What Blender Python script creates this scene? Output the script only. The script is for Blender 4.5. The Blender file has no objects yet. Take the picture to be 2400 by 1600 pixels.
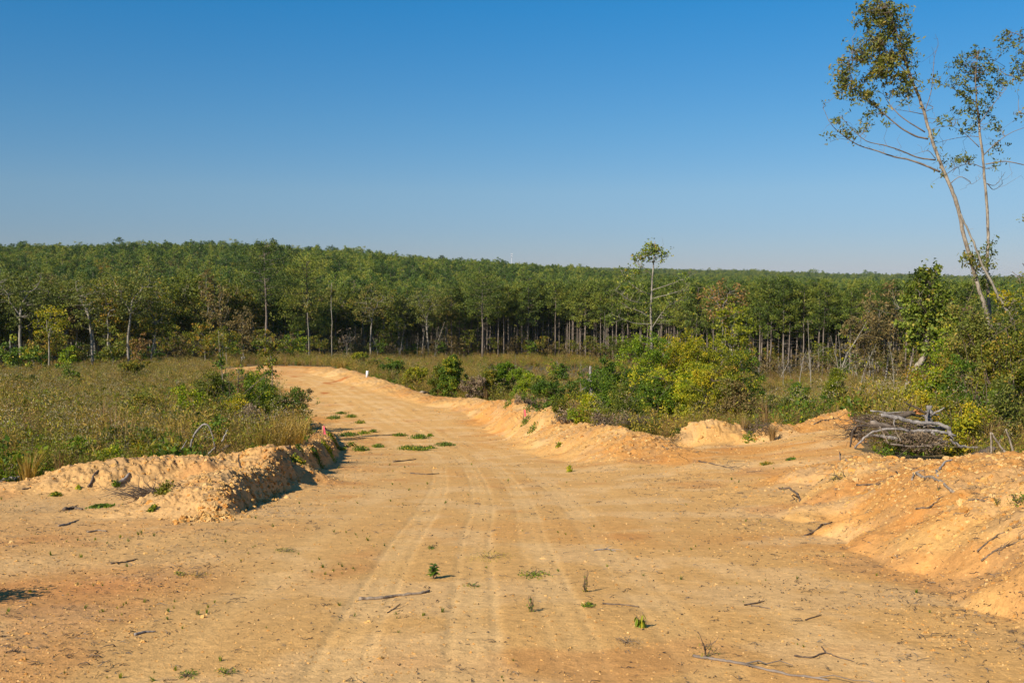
import bpy, math, random
import numpy as np
from mathutils import Vector
sc = bpy.context.scene
COL = sc.collection
rnd = random.Random(7)
R = math.radians

# ------------------------------------------------------------------ camera, sky, sun
F = 2333.0; EYE = 1.7; PITCH = math.atan(155.0 / F)
cam_data = bpy.data.cameras.new('camera'); cam_data.sensor_width = 36; cam_data.lens = 36 * F / 2400
cam_data.clip_start = 0.05; cam_data.clip_end = 20000
cam = bpy.data.objects.new('camera', cam_data); COL.objects.link(cam)
cam.location = (0, 0, EYE); cam.rotation_euler = (R(90) - PITCH, 0, 0)
sc.camera = cam
SUN_EL = R(35); SUN_DIR = Vector((0.66, 0.75, 0)).normalized()      # the way the light travels over the ground
sun_az = math.atan2(-SUN_DIR.x, -SUN_DIR.y)                          # from +Y clockwise to the sun
w = bpy.data.worlds.new('World'); sc.world = w; w.use_nodes = True
nt = w.node_tree; nt.nodes.clear()
sky = nt.nodes.new('ShaderNodeTexSky'); sky.sky_type = 'NISHITA'; sky.sun_disc = False
sky.sun_elevation = SUN_EL; sky.sun_rotation = sun_az; sky.altitude = 300
sky.air_density = 1.0; sky.dust_density = 0.0; sky.ozone_density = 6.0
bg = nt.nodes.new('ShaderNodeBackground'); bg.inputs['Strength'].default_value = 0.079
wo = nt.nodes.new('ShaderNodeOutputWorld')
tcw = nt.nodes.new('ShaderNodeTexCoord'); sx = nt.nodes.new('ShaderNodeSeparateXYZ'); rp = nt.nodes.new('ShaderNodeValToRGB'); mm = nt.nodes.new('ShaderNodeMix'); mm.data_type = 'RGBA'; mm.blend_type = 'MULTIPLY'; mm.inputs[0].default_value = 1
nt.links.new(tcw.outputs['Generated'], sx.inputs[0]); nt.links.new(sx.outputs[2], rp.inputs[0])
SKYR = [(0.0, (.47, .49, .66)), (.045, (.51, .572, .704)), (.083, (.588, .67, .737)), (.145, (.462, .735, .825)), (.255, (.222, .80, .99)), (1.0, (.3, .8, 1.0))]
while len(rp.color_ramp.elements) < len(SKYR): rp.color_ramp.elements.new(.5)
for e_, (p_, c_) in zip(rp.color_ramp.elements, SKYR): e_.position = p_; e_.color = (*c_, 1)
nt.links.new(sky.outputs[0], mm.inputs[6]); nt.links.new(rp.outputs[0], mm.inputs[7]); nt.links.new(mm.outputs[2], bg.inputs[0]); nt.links.new(bg.outputs[0], wo.inputs[0])
sl = bpy.data.lights.new('sun', 'SUN'); sl.energy = 4.8; sl.angle = R(0.5); sl.color = (1.0, 0.90, 0.76)
so = bpy.data.objects.new('sun', sl); COL.objects.link(so)
d = Vector((SUN_DIR.x * math.cos(SUN_EL), SUN_DIR.y * math.cos(SUN_EL), -math.sin(SUN_EL)))
so.rotation_euler = d.to_track_quat('-Z', 'Y').to_euler()
sc.view_settings.view_transform = 'Standard'; sc.view_settings.look = 'None'
sc.view_settings.exposure = 0.46; sc.view_settings.gamma = 1.0

# ------------------------------------------------------------------ photo point -> world
COSP, SINP = math.cos(PITCH), math.sin(PITCH)
def at(u, v, Y):
    """world point at depth Y seen at photo pixel (u, v) of 2400x1600"""
    cx, cy = (u - 1200.0) / F, (800.0 - v) / F
    dy = COSP + cy * SINP; dz = cy * COSP - SINP
    return (cx * Y / dy, Y, EYE + dz * Y / dy)
def ux(u, Y): return (u - 1200.0) / F * Y       # plan x for a pixel column at depth Y

# ------------------------------------------------------------------ noise
def _hash(ix, iy, seed):
    h = (ix.astype(np.int64) * 374761393 + iy.astype(np.int64) * 668265263 + seed * 1442695041) & 0xffffffff
    h = ((h ^ (h >> 13)) * 1274126177) & 0xffffffff
    return (h ^ (h >> 16)) & 0xffffffff
def perlin(x, y, seed=0):
    xi = np.floor(x); yi = np.floor(y); xf = x - xi; yf = y - yi
    u_ = xf * xf * xf * (xf * (xf * 6 - 15) + 10); v_ = yf * yf * yf * (yf * (yf * 6 - 15) + 10)
    def g(a, b):
        ang = _hash(xi + a, yi + b, seed).astype(np.float64) * (2 * math.pi / 4294967296.0)
        return np.cos(ang) * (xf - a) + np.sin(ang) * (yf - b)
    n0 = g(0, 0) * (1 - u_) + g(1, 0) * u_; n1 = g(0, 1) * (1 - u_) + g(1, 1) * u_
    return (n0 * (1 - v_) + n1 * v_) * 1.5
def fbm(x, y, sc_, octv=3, seed=0, ridge=False):
    out = 0; a = 1.0; t = 0
    for k in range(octv):
        n = perlin(x / sc_, y / sc_, seed + k)
        if ridge: n = 1 - 2 * np.abs(n)
        out = out + a * n; t += a; a *= 0.5; sc_ /= 2.03
    return out / t
def sstep(e0, e1, x):
    t = np.clip((x - e0) / (e1 - e0), 0, 1); return t * t * (3 - 2 * t)

# ------------------------------------------------------------------ terrain base: z below the eye by column u and depth Y
near = [(0.5, -1.72), (4, -2.25), (8, -2.8), (12, -3.34), (16, -3.89)]
LC = {
 0:    [(22,-4.7),(30,-5.3),(45,-6.6),(70,-8.6),(100,-10.6),(140,-13.5),(200,-15),(300,-10),(450,-1),(600,-.2),(700,-.2),(1000,-14),(2200,-22),(9000,-60)],
 420:  [(22,-4.72),(30,-5.4),(45,-6.9),(70,-8.9),(100,-10.4),(140,-12.6),(200,-15),(300,-10),(450,-1),(600,.6),(720,.6),(1000,-14),(2200,-22),(9000,-60)],
 620:  [(22,-4.72),(30,-5.7),(45,-7.5),(60,-9.1),(75,-9.9),(95,-10.0),(120,-10.9),(150,-12.8),(200,-15.4),(300,-11),(450,-1.5),(600,.8),(720,.8),(1000,-14),(2200,-20),(9000,-60)],
 800:  [(22,-4.72),(30,-5.82),(45,-7.87),(60,-9.45),(75,-10.1),(95,-10.0),(117,-10.7),(150,-13.2),(200,-16),(300,-12),(450,-4),(600,-2.2),(760,-1.4),(1000,-13),(2200,-15),(9000,-60)],
 1100: [(22,-4.72),(30,-5.82),(45,-7.87),(60,-9.5),(75,-10),(95,-10.9),(140,-13.6),(200,-16.4),(300,-15),(450,-9),(650,-6.5),(820,-5.5),(1100,-13),(2200,-8),(9000,-60)],
 1300: [(22,-4.72),(30,-5.82),(45,-7.7),(60,-9.3),(75,-10),(95,-11.2),(140,-13.8),(200,-16.5),(300,-17),(450,-14),(650,-9),(850,-9),(1100,-13),(2200,-4),(3000,-4),(9000,-60)],
 1520: [(20,-4.4),(30,-5.6),(45,-7.5),(60,-9.0),(95,-12),(150,-15.5),(200,-17),(300,-19),(600,-17),(900,-15),(1300,-16),(2200,-7),(3000,-7),(9000,-60)],
 1700: [(20,-4.38),(28,-5.2),(36,-6.0),(45,-7),(70,-9.8),(100,-12.3),(150,-15.5),(200,-17),(300,-19),(600,-19),(1200,-15),(2200,-10),(3000,-10),(9000,-60)],
 2000: [(20,-4.3),(27,-4.7),(33,-5.05),(45,-6.8),(70,-9.6),(100,-12.2),(140,-14.6),(200,-17),(300,-19),(600,-20),(1200,-19),(2200,-19),(3000,-20),(9000,-60)],
 2400: [(20,-4.3),(27,-4.7),(33,-5.1),(45,-6.6),(70,-9.4),(100,-12),(140,-14.4),(200,-17),(300,-19),(600,-20),(1200,-21),(2200,-26),(3000,-30),(9000,-60)],
}
NY = 700
gy = np.linspace(math.log(0.5), math.log(9000), NY)
cols = sorted(LC)
tab = []
for u in cols:
    pts = near + LC[u]
    z = np.interp(gy, [math.log(p[0]) for p in pts], [p[1] for p in pts])
    k = np.exp(-np.linspace(-2, 2, 23) ** 2); k /= k.sum()
    zp = np.pad(z, 11, mode='edge'); z = np.convolve(zp, k, mode='valid'); tab.append(z)
tab = np.array(tab); cols_a = (np.array(cols) - 1200.0) / F
def base(X, Y):
    th = np.arctan2(X, Y); r = np.hypot(X, Y)
    lim = math.atan(0.62); thc = np.clip(th, -lim, lim)
    a = np.tan(thc); Ye = np.maximum(r * np.cos(thc), 0.5)
    fy = np.clip((np.log(Ye) - gy[0]) / (gy[1] - gy[0]), 0, NY - 1.001); iy = fy.astype(int); ty = fy - iy
    ac = np.clip(a, cols_a[0], cols_a[-1] - 1e-6)
    ia = np.clip(np.searchsorted(cols_a, ac, side='right') - 1, 0, len(cols) - 2)
    ta = (ac - cols_a[ia]) / (cols_a[ia + 1] - cols_a[ia]); ta = ta * ta * (3 - 2 * ta)
    z0 = tab[ia, iy] * (1 - ty) + tab[ia, iy + 1] * ty
    z1 = tab[ia + 1, iy] * (1 - ty) + tab[ia + 1, iy + 1] * ty
    return EYE + z0 * (1 - ta) + z1 * ta

def polydist(X, Y, P, vals=None):
    """distance to a polyline, signed side, interpolated value and arc position"""
    best = np.full(X.shape, 1e9); side = np.zeros(X.shape); val = np.zeros(X.shape)
    for i in range(len(P) - 1):
        ax, ay = P[i]; bx, by = P[i + 1]; dx, dy = bx - ax, by - ay; L2 = dx * dx + dy * dy
        t = np.clip(((X - ax) * dx + (Y - ay) * dy) / L2, 0, 1)
        qx = X - (ax + t * dx); qy = Y - (ay + t * dy); dd = np.hypot(qx, qy)
        m = dd < best
        best = np.where(m, dd, best); side = np.where(m, np.sign(dx * qy - dy * qx), side)
        if vals is not None: val = np.where(m, vals[i] * (1 - t) + vals[i + 1] * t, val)
    return best, side, val

# earth features: crest (u, Y, height), half width on the left / right of the way the crest runs, profile power
FEAT = [
 ([(20,21,.12),(60,21,.2),(200,21.5,.46),(330,22,.60),(450,22.5,.70),(540,23,.78),(630,24,.74)], 2.0, 2.1, 0),
 ([(418,15.5,0),(452,16.0,.18),(500,16.8,.36),(552,18.8,.47),(602,20.8,.57),(628,22.4,.68),(647,24.4,.66),(690,27,.5),(728,31,.5),(757,38,.55),(766,48,.5),(742,56,.55),(700,62,.3)], 2.5, .48, 1.5),
 ([(1580,30,.15),(1545,32,.42),(1500,34,.68),(1400,38,.92),(1330,46,1.05),(1285,54,1.3),(1235,61,1.45),(1180,70,1.0),(1100,76,.55),(1000,82,.35),(930,88,.5),(860,94,.6),(800,102,.6),(740,112,.2)], 2.6, 1.6, 0),
 ([(1575,36,.45),(1620,36.2,.8),(1660,36,.9),(1700,36.3,.78),(1745,36.5,.35)], 1.5, 1.25, 0),
 ([(1770,34,.3),(1810,34,.5),(1850,35,.3)], .9, .9, 0),
 ([(1870,35,.15),(1930,36,.4),(1990,36.5,.62),(2030,37,.5)], 2.2, 1.6, 0),
 ([(1890,20,.08),(1960,20.3,.38),(2040,20,.64),(2150,18.5,.78),(2270,16.3,.82),(2430,13.4,.92),(2680,10.8,1.05),(3150,8,1.1),(4800,4.8,1.05),(9000,2.4,1.0)], 2.2, 2.7, 1.7),
 ([(600,86,.5),(575,100,.6),(520,112,.3)], 1.5, 1.5, 0),
]
CENTER = [(ux(1140, 3), 2), (ux(1140, 10), 10), (ux(1150, 16), 16), (ux(1130, 25), 25), (ux(1080, 40), 40), (ux(985, 60), 60), (ux(890, 75), 75), (ux(770, 95), 95), (ux(650, 113), 113)]
DIRT = [(-1800,14),(-800,18.5),(-200,20.8),(0,21.6),(100,22.6),(200,23),(300,23.6),(450,24),(560,24.9),(640,26.5),(676,30),(700,38),(712,48),(690,56),(680,70),(655,80),(615,88),(560,96),(500,104),(490,113),(520,120),(600,122),(700,122),(770,118),(830,104),(872,96),(950,89.5),(1010,84),(1100,80),(1190,74),(1250,64),(1290,56),(1335,47.5),(1410,39.5),(1500,35.4),(1570,34.5),(1590,38),(1640,38.6),(1700,38),(1760,35.5),(1870,36),(1930,37.5),(2010,38),(2050,32),(2020,27),(2060,23.5),(2150,20.6),(2270,18),(2400,15),(2600,12),(3000,9),(4200,6)]
dirt_xy = [(ux(u, y), y) for u, y in DIRT] + [(9.5, 2.0), (11, -8), (3, -30), (-18, -30), (-24, -6)]
def inpoly(X, Y, P):
    c = np.zeros(X.shape, bool); n = len(P)
    for i in range(n):
        x0, y0 = P[i]; x1, y1 = P[(i + 1) % n]
        if y0 == y1: continue
        c ^= ((y0 > Y) != (y1 > Y)) & (X < (x1 - x0) * (Y - y0) / (y1 - y0) + x0)
    return c

fine = 0.00112
th_in = np.arange(-R(30.5), R(30.5), fine)
th_out = np.concatenate([np.linspace(R(30.5), R(50), 80)[:-1], np.linspace(R(50), R(180), 70)])
TH = np.concatenate([-th_out[::-1], th_in[1:], th_out])
rr = [0.35]
while rr[-1] < 9000:
    r_ = rr[-1]
    rr.append(r_ * (1.12 if r_ < 3.4 else 1.0036 if r_ < 128 else 1.012 if r_ < 260 else 1.035))
RR = np.array(rr)
TT, RG = np.meshgrid(TH, RR); GX = RG * np.sin(TT); GY = RG * np.cos(TT)
GZ = base(GX, GY)
feat = np.zeros(GX.shape); fw = np.zeros(GX.shape)
nearm = RG < 150
xs, ys = GX[nearm], GY[nearm]
warp = 0.22 * fbm(xs, ys, 1.1, 3, 40); warp2 = 0.22 * fbm(xs, ys, 1.1, 3, 50)
ff = np.zeros(xs.shape); fwn = np.zeros(xs.shape)
bankm = np.zeros(xs.shape)
for fi, (pts, wl, wr, p) in enumerate(FEAT):
    P = [(ux(u, y), y) for u, y, h in pts]; hs = [h for _, _, h in pts]
    dd, sd, hv = polydist(xs + warp, ys + warp2, P, hs)
    if fi in (2, 0, 1, 3, 6): hv = hv * (1 + .42 * fbm(xs, ys, 3.2, 2, 200 + fi))
    ww = np.where(sd > 0, wl, wr) * (1 + .35 * fbm(xs, ys, 2.1, 2, 210 + fi)); t = np.clip(dd / ww, 0, 1)
    pr = np.where(sd < 0, 1 - np.maximum(t, 1e-6) ** p, np.cos(t * math.pi / 2) ** 2) if p else np.cos(t * math.pi / 2) ** 2 * .75 + .25 * (1 - t)
    ff = np.maximum(ff, hv * pr); fwn = np.maximum(fwn, np.clip(pr * 1.6, 0, 1) * np.clip(hv * 3, 0, 1))
    if fi == 6: bankm = pr * np.clip(hv * 2, 0, 1)
pdirt = inpoly(xs + warp * 1.6, ys + warp2 * 1.6, dirt_xy)
dc, sdc, _ = polydist(xs, ys, CENTER)
s = dc * -sdc                                     # + right of the centre line
wig = 0.09 * perlin(xs / 9, ys / 9, 9)
rut = 0
for c0, wd, dp in ((-1.22, .05, .42), (-.88, .05, .36), (-.3, .05, .42), (.06, .05, .46), (.47, .05, .34), (.8, .05, .42), (1.33, .05, .34), (1.68, .05, .3), (-2.25, .2, .35), (-1.05, .13, .45), (-.12, .14, .5), (.64, .12, .5), (1.5, .13, .45), (2.5, .22, .3)):
    rut = rut + dp * np.exp(-((s - c0 - wig) / wd) ** 2)
rut = np.clip(rut, 0, 1) * np.clip(.75 + .9 * fbm(xs, ys, 3.5, 3, 222), .1, 1)
roadm = 1 - sstep(2.6, 4.2, np.abs(s - 0.3))
rough = np.clip(1 - 0.82 * roadm, 0, 1)
detail = 0.05 * fbm(xs, ys, 2.6, 2, 1) * (0.3 + 0.7 * rough)
detail += (0.011 * fbm(xs, ys, .33, 3, 5) + 0.010 * np.maximum(fbm(xs, ys, .14, 2, 8), 0.12)) * (0.25 + rough)
detail += -0.020 * rut * (1 - fwn) + 0.0014 * rut * (ys < 14) * np.sin((xs * 0.25 + ys) * 2 * math.pi / 0.16)
bd = 0.09 * np.abs(fbm(xs, ys, .62, 4, 11)) * 2 + 0.07 * (fbm(xs, ys, .24, 3, 15, True) > .12) * fbm(xs, ys, .24, 3, 15, True) + 0.035 * np.abs(perlin(xs / .08, ys / .08, 33)) - .10 * np.clip(fbm(xs, ys, 1.0, 2, 18) - .1, 0, 1)
streak = fbm((xs * .8 + ys * .6) / .22, (-xs * .6 + ys * .8) / 1.4, 1.0, 3, 21)
detail += fwn * (bd * np.where(bankm > .1, .62, 1) + 0.016 * streak)
detail = np.where(pdirt, detail, 0.10 * fbm(xs, ys, 1.9, 3, 60) + .5 * detail)
GZ[nearm] += ff + detail
feat[nearm] = fwn
dirt = np.zeros(GX.shape, bool); dirt[nearm] = pdirt
# drop at the lower left edge of the picture (a hole cut by a track)
# soil colour (linear)
def mix(a, b, t): return a * (1 - t[:, None]) + b * t[:, None]
ps = np.array((0.65, 0.368, 0.122)); pale = np.array((0.72, 0.445, 0.185)); org = np.array((0.62, 0.280, 0.068)); red = np.array((0.50, 0.18, 0.045)); gry = np.array((0.34, 0.23, 0.12))
n1 = fbm(xs, ys, 5.5, 4, 71); n2 = fbm(xs, ys, 1.7, 4, 75); n3 = fbm(xs, ys, .5, 3, 79); n4 = fbm(xs, ys, .16, 2, 83)
c = np.tile(ps, (xs.size, 1))
c = mix(c, org, sstep(0.02, .34, n1 + .3 * n2 + .25 * sstep(4, 6, s) * (ys > 9) - .05) * (.85 - .5 * roadm))
c = mix(c, pale, sstep(0.0, .30, n2 - .3 * n1 + .35 * rut * roadm) * .8)
lf = sstep(0, -6, s) * (ys < 40)
c = mix(c, np.array((0.64, 0.385, 0.155)), lf * .6); c = mix(c, np.array((.78, .50, .20)), rut * roadm * (.5 + .6 * np.clip(fbm(xs, ys, 2.4, 2, 99) + .4, 0, 1)) )
c = mix(c, red, sstep(.12, .34, fbm(xs, ys, 2.6, 3, 91) - .15 * roadm) * np.where((ys > 80) & (xs < -14), 1.0, .35))
far_red = np.clip(1 - np.hypot(xs - ux(610, 104), (ys - 106) / 1.6) / 6, 0, 1); c = mix(c, red * 1.15, far_red * .55)
lo_red = np.clip(1 - np.hypot(xs + 4.1, ys - 9.6) / 1.6, 0, 1); c = mix(c, red, lo_red * .75)
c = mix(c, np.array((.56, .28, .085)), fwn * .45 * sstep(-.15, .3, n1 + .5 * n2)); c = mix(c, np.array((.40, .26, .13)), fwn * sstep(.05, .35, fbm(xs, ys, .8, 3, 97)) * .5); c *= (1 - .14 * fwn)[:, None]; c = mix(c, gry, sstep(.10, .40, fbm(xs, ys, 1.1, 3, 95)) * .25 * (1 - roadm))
c *= (1 + 0.10 * n3 + 0.12 * n4)[:, None]
c = np.where(pdirt[:, None], c, mix(np.tile((0.13, 0.095, 0.045), (xs.size, 1)), np.array((0.21, 0.15, 0.07)), sstep(-.2, .3, n2)))
GC = np.zeros(GX.shape + (3,)); GC[:] = (0.10, 0.085, 0.04); GC[nearm] = np.clip(c, 0.01, .9)

def smooth_vertex_normals():
    P = np.stack([GX, GY, GZ], -1)
    du = np.zeros_like(P); dv = np.zeros_like(P)
    du[:, 1:-1] = P[:, 2:] - P[:, :-2]; du[:, 0] = P[:, 1] - P[:, 0]; du[:, -1] = P[:, -1] - P[:, -2]
    dv[1:-1] = P[2:] - P[:-2]; dv[0] = P[1] - P[0]; dv[-1] = P[-1] - P[-2]
    n = np.cross(du, dv); n /= np.maximum(np.linalg.norm(n, axis=-1, keepdims=True), 1e-12); return n
GN_ = smooth_vertex_normals()
lth0 = TH
def ground_z(x, y):
    x = np.atleast_1d(np.asarray(x, float)); y = np.atleast_1d(np.asarray(y, float))
    th = np.arctan2(x, y); r = np.clip(np.hypot(x, y), RR[0], RR[-2])
    i = np.clip(np.searchsorted(RR, r, side='right') - 1, 0, len(RR) - 2); j = np.clip(np.searchsorted(TH, th, side='right') - 1, 0, len(TH) - 2)
    a = (r - RR[i]) / (RR[i + 1] - RR[i]); b = (th - TH[j]) / (TH[j + 1] - TH[j])
    return (GZ[i, j] * (1 - b) + GZ[i, j + 1] * b) * (1 - a) + (GZ[i + 1, j] * (1 - b) + GZ[i + 1, j + 1] * b) * a
def gz(x, y): return float(ground_z(x, y)[0])
def is_dirt(x, y, pad=0): return inpoly(np.asarray(x, float), np.asarray(y, float), dirt_xy)

# ------------------------------------------------------------------ materials
def new_mat(name):
    m = bpy.data.materials.new(name); m.use_nodes = True; m.node_tree.nodes.clear(); return m, m.node_tree
def N(nt, t, **kw):
    n = nt.nodes.new(t)
    for k, v in kw.items():
        if k == 'ins':
            for kk, vv in v.items(): n.inputs[kk].default_value = vv
        else: setattr(n, k, v)
    return n
def soil_mat():
    m, nt = new_mat('soil'); L = nt.links.new
    at_ = N(nt, 'ShaderNodeAttribute', attribute_name='soil'); geo = N(nt, 'ShaderNodeNewGeometry')
    n1 = N(nt, 'ShaderNodeTexNoise', ins={'Scale': 14.0, 'Detail': 6.0, 'Roughness': .7})
    n2 = N(nt, 'ShaderNodeTexNoise', ins={'Scale': 55.0, 'Detail': 3.0, 'Roughness': .6})
    L(geo.outputs['Position'], n1.inputs['Vector']); L(geo.outputs['Position'], n2.inputs['Vector'])
    r1 = N(nt, 'ShaderNodeMapRange', ins={'From Min': .3, 'From Max': .7, 'To Min': .80, 'To Max': 1.16}); L(n1.outputs[0], r1.inputs[0])
    r2 = N(nt, 'ShaderNodeMapRange', ins={'From Min': .3, 'From Max': .7, 'To Min': .86, 'To Max': 1.12}); L(n2.outputs[0], r2.inputs[0])
    mu = N(nt, 'ShaderNodeMath', operation='MULTIPLY'); L(r1.outputs[0], mu.inputs[0]); L(r2.outputs[0], mu.inputs[1])
    vm = N(nt, 'ShaderNodeVectorMath', operation='SCALE'); L(at_.outputs['Color'], vm.inputs[0]); L(mu.outputs[0], vm.inputs['Scale'])
    b1 = N(nt, 'ShaderNodeBump', ins={'Strength': .8, 'Distance': .02}); L(n1.outputs[0], b1.inputs['Height'])
    b2 = N(nt, 'ShaderNodeBump', ins={'Strength': .55, 'Distance': .008}); L(n2.outputs[0], b2.inputs['Height']); L(b1.outputs[0], b2.inputs['Normal'])
    bs = N(nt, 'ShaderNodeBsdfPrincipled', ins={'Roughness': .95, 'Specular IOR Level': .12}); L(vm.outputs[0], bs.inputs['Base Color']); L(b2.outputs[0], bs.inputs['Normal'])
    o = N(nt, 'ShaderNodeOutputMaterial'); L(bs.outputs[0], o.inputs[0]); return m
SOIL = soil_mat()
def build_terrain():
    nr, nc = GX.shape
    idx = np.arange(nr * nc).reshape(nr, nc)
    q = np.stack([idx[:-1, :-1], idx[1:, :-1], idx[1:, 1:], idx[:-1, 1:]], -1).reshape(-1, 4)[:, ::-1]
    dm = dirt.reshape(-1); fm = feat.reshape(-1)
    qd = dm[q].sum(1) >= 2; qf = (fm[q].mean(1) > .45) & qd
    allv = np.stack([GX, GY, GZ], -1).reshape(-1, 3); alln = GN_.reshape(-1, 3); allc = GC.reshape(-1, 3)
    if (alln[idx[nr // 2, nc // 2]][2]) < 0: alln = -alln
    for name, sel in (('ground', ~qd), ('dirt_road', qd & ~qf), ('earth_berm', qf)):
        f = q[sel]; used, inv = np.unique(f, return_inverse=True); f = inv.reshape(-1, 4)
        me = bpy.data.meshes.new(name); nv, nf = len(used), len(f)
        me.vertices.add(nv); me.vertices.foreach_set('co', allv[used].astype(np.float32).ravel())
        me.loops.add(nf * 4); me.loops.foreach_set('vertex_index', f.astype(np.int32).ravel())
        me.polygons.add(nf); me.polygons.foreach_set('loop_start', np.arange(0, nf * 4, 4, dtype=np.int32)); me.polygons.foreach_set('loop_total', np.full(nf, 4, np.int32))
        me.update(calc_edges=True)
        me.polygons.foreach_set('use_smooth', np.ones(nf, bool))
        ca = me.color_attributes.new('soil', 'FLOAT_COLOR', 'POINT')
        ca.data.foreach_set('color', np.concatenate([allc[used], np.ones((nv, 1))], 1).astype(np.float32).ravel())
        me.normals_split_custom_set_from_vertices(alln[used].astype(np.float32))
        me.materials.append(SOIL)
        o = bpy.data.objects.new(name, me); COL.objects.link(o); o['kind'] = 'structure'
build_terrain()

# ------------------------------------------------------------------ mesh builder
rng = np.random.default_rng(11)
class MB:
    def __init__(s): s.V = []; s.Q = []; s.T = []; s.tint = []; s.n = 0
    def add(s, v, q=None, t=None, tint=0.5):
        v = np.asarray(v, float); s.V.append(v)
        if q is not None: s.Q.append(np.asarray(q) + s.n)
        if t is not None: s.T.append(np.asarray(t) + s.n)
        s.tint.append(np.broadcast_to(np.asarray(tint, float), (len(v),)).copy()); s.n += len(v)
    def tube(s, P, rad, seg=5, tint=0.5, cap=True):
        P = np.asarray(P, float); n = len(P); rad = np.broadcast_to(np.asarray(rad, float), (n,))
        T = np.gradient(P, axis=0); T /= np.maximum(np.linalg.norm(T, axis=1, keepdims=True), 1e-9)
        ref = np.array((0.31, 0.9, 0.28)) if abs(T[0][1]) < .8 else np.array((1., 0, 0))
        A = np.cross(T, ref); A /= np.maximum(np.linalg.norm(A, axis=1, keepdims=True), 1e-9); B = np.cross(T, A)
        ang = np.arange(seg) * 2 * math.pi / seg
        V = (P[:, None] + rad[:, None, None] * (np.cos(ang)[None, :, None] * A[:, None] + np.sin(ang)[None, :, None] * B[:, None])).reshape(-1, 3)
        i = np.arange(n - 1)[:, None] * seg; k = np.arange(seg)[None]
        q = np.stack([i + k, i + (k + 1) % seg, i + seg + (k + 1) % seg, i + seg + k], -1).reshape(-1, 4)
        t = None
        if cap and rad[-1] > .004:
            V = np.vstack([V, P[-1:], P[:1]]); c = n * seg; kk = np.arange(seg)
            t = np.concatenate([np.stack([(n - 1) * seg + kk, (n - 1) * seg + (kk + 1) % seg, np.full(seg, c)], -1), np.stack([(kk + 1) % seg, kk, np.full(seg, c + 1)], -1)])
        s.add(V, q, t, tint)
    def leaves(s, C, size, tint=None, aspect=.45, up=0.0, D=None):
        """one diamond leaf at every centre, size = half length"""
        C = np.asarray(C, float); n = len(C)
        if not n: return
        if D is None:
            D = rng.normal(size=(n, 3))
        D = D / np.maximum(np.linalg.norm(D, axis=1, keepdims=True), 1e-9)
        E = rng.normal(size=(n, 3)); E[:, 2] *= (1 - up); E = np.cross(D, np.cross(E, D)); E /= np.maximum(np.linalg.norm(E, axis=1, keepdims=True), 1e-9)
        size = np.broadcast_to(np.asarray(size, float), (n,))[:, None]
        a = D * size; b = E * size * aspect
        V = np.stack([C - a, C + b - a * .1, C + a, C - b - a * .1], 1).reshape(-1, 3)
        if tint is None: tint = rng.random(n)
        q = np.arange(n * 4).reshape(-1, 4); s.add(V, q, None, np.repeat(tint, 4))
    def data(s, name, mat, off=(0, 0, 0), smooth=False):
        me = bpy.data.meshes.new(name); V = np.concatenate(s.V) - np.asarray(off, float)
        q = np.concatenate(s.Q) if s.Q else np.zeros((0, 4), int); t = np.concatenate(s.T) if s.T else np.zeros((0, 3), int)
        me.vertices.add(len(V)); me.vertices.foreach_set('co', V.astype(np.float32).ravel())
        li = np.concatenate([q.ravel(), t.ravel()]).astype(np.int32); me.loops.add(len(li)); me.loops.foreach_set('vertex_index', li)
        tot = np.concatenate([np.full(len(q), 4), np.full(len(t), 3)]).astype(np.int32)
        me.polygons.add(len(tot)); me.polygons.foreach_set('loop_start', (np.cumsum(tot) - tot).astype(np.int32)); me.polygons.foreach_set('loop_total', tot)
        me.update(calc_edges=True)
        if smooth: me.polygons.foreach_set('use_smooth', np.ones(len(tot), bool))
        a = me.attributes.new('tint', 'FLOAT', 'POINT'); a.data.foreach_set('value', np.concatenate(s.tint).astype(np.float32))
        me.materials.append(mat); return me
    def build(s, name, mat, parent=None, off=(0, 0, 0), smooth=False, link=True):
        if not s.n: return None
        o = bpy.data.objects.new(name, s.data(name, mat, off if parent is None else tuple(parent.location), smooth))
        if parent is not None: o.parent = parent
        elif any(off): o.location = off
        if link: COL.objects.link(o)
        return o
def tag(o, label, cat, group=None):
    o['label'] = label; o['category'] = cat
    if group: o['group'] = group
    return o
def thing(name, label, cat, loc=(0, 0, 0), group=None):
    o = bpy.data.objects.new(name, None); o.empty_display_size = .2; COL.objects.link(o); o.location = loc
    return tag(o, label, cat, group)
def dup(root, loc, rz, sc_, label=None, group=None, first=set()):
    if root.name not in first and root.get('proto'):
        del root['proto']; r = root; first.add(root.name)
    else:
        r = root.copy(); COL.objects.link(r)
        for ch in root.children:
            c = ch.copy(); COL.objects.link(c); c.parent = r
    r.location = loc; r.rotation_euler = (0, 0, rz); r.scale = (sc_,) * 3 if not hasattr(sc_, '__len__') else sc_
    if label: r['label'] = label
    if group: r['group'] = group
    return r

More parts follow.
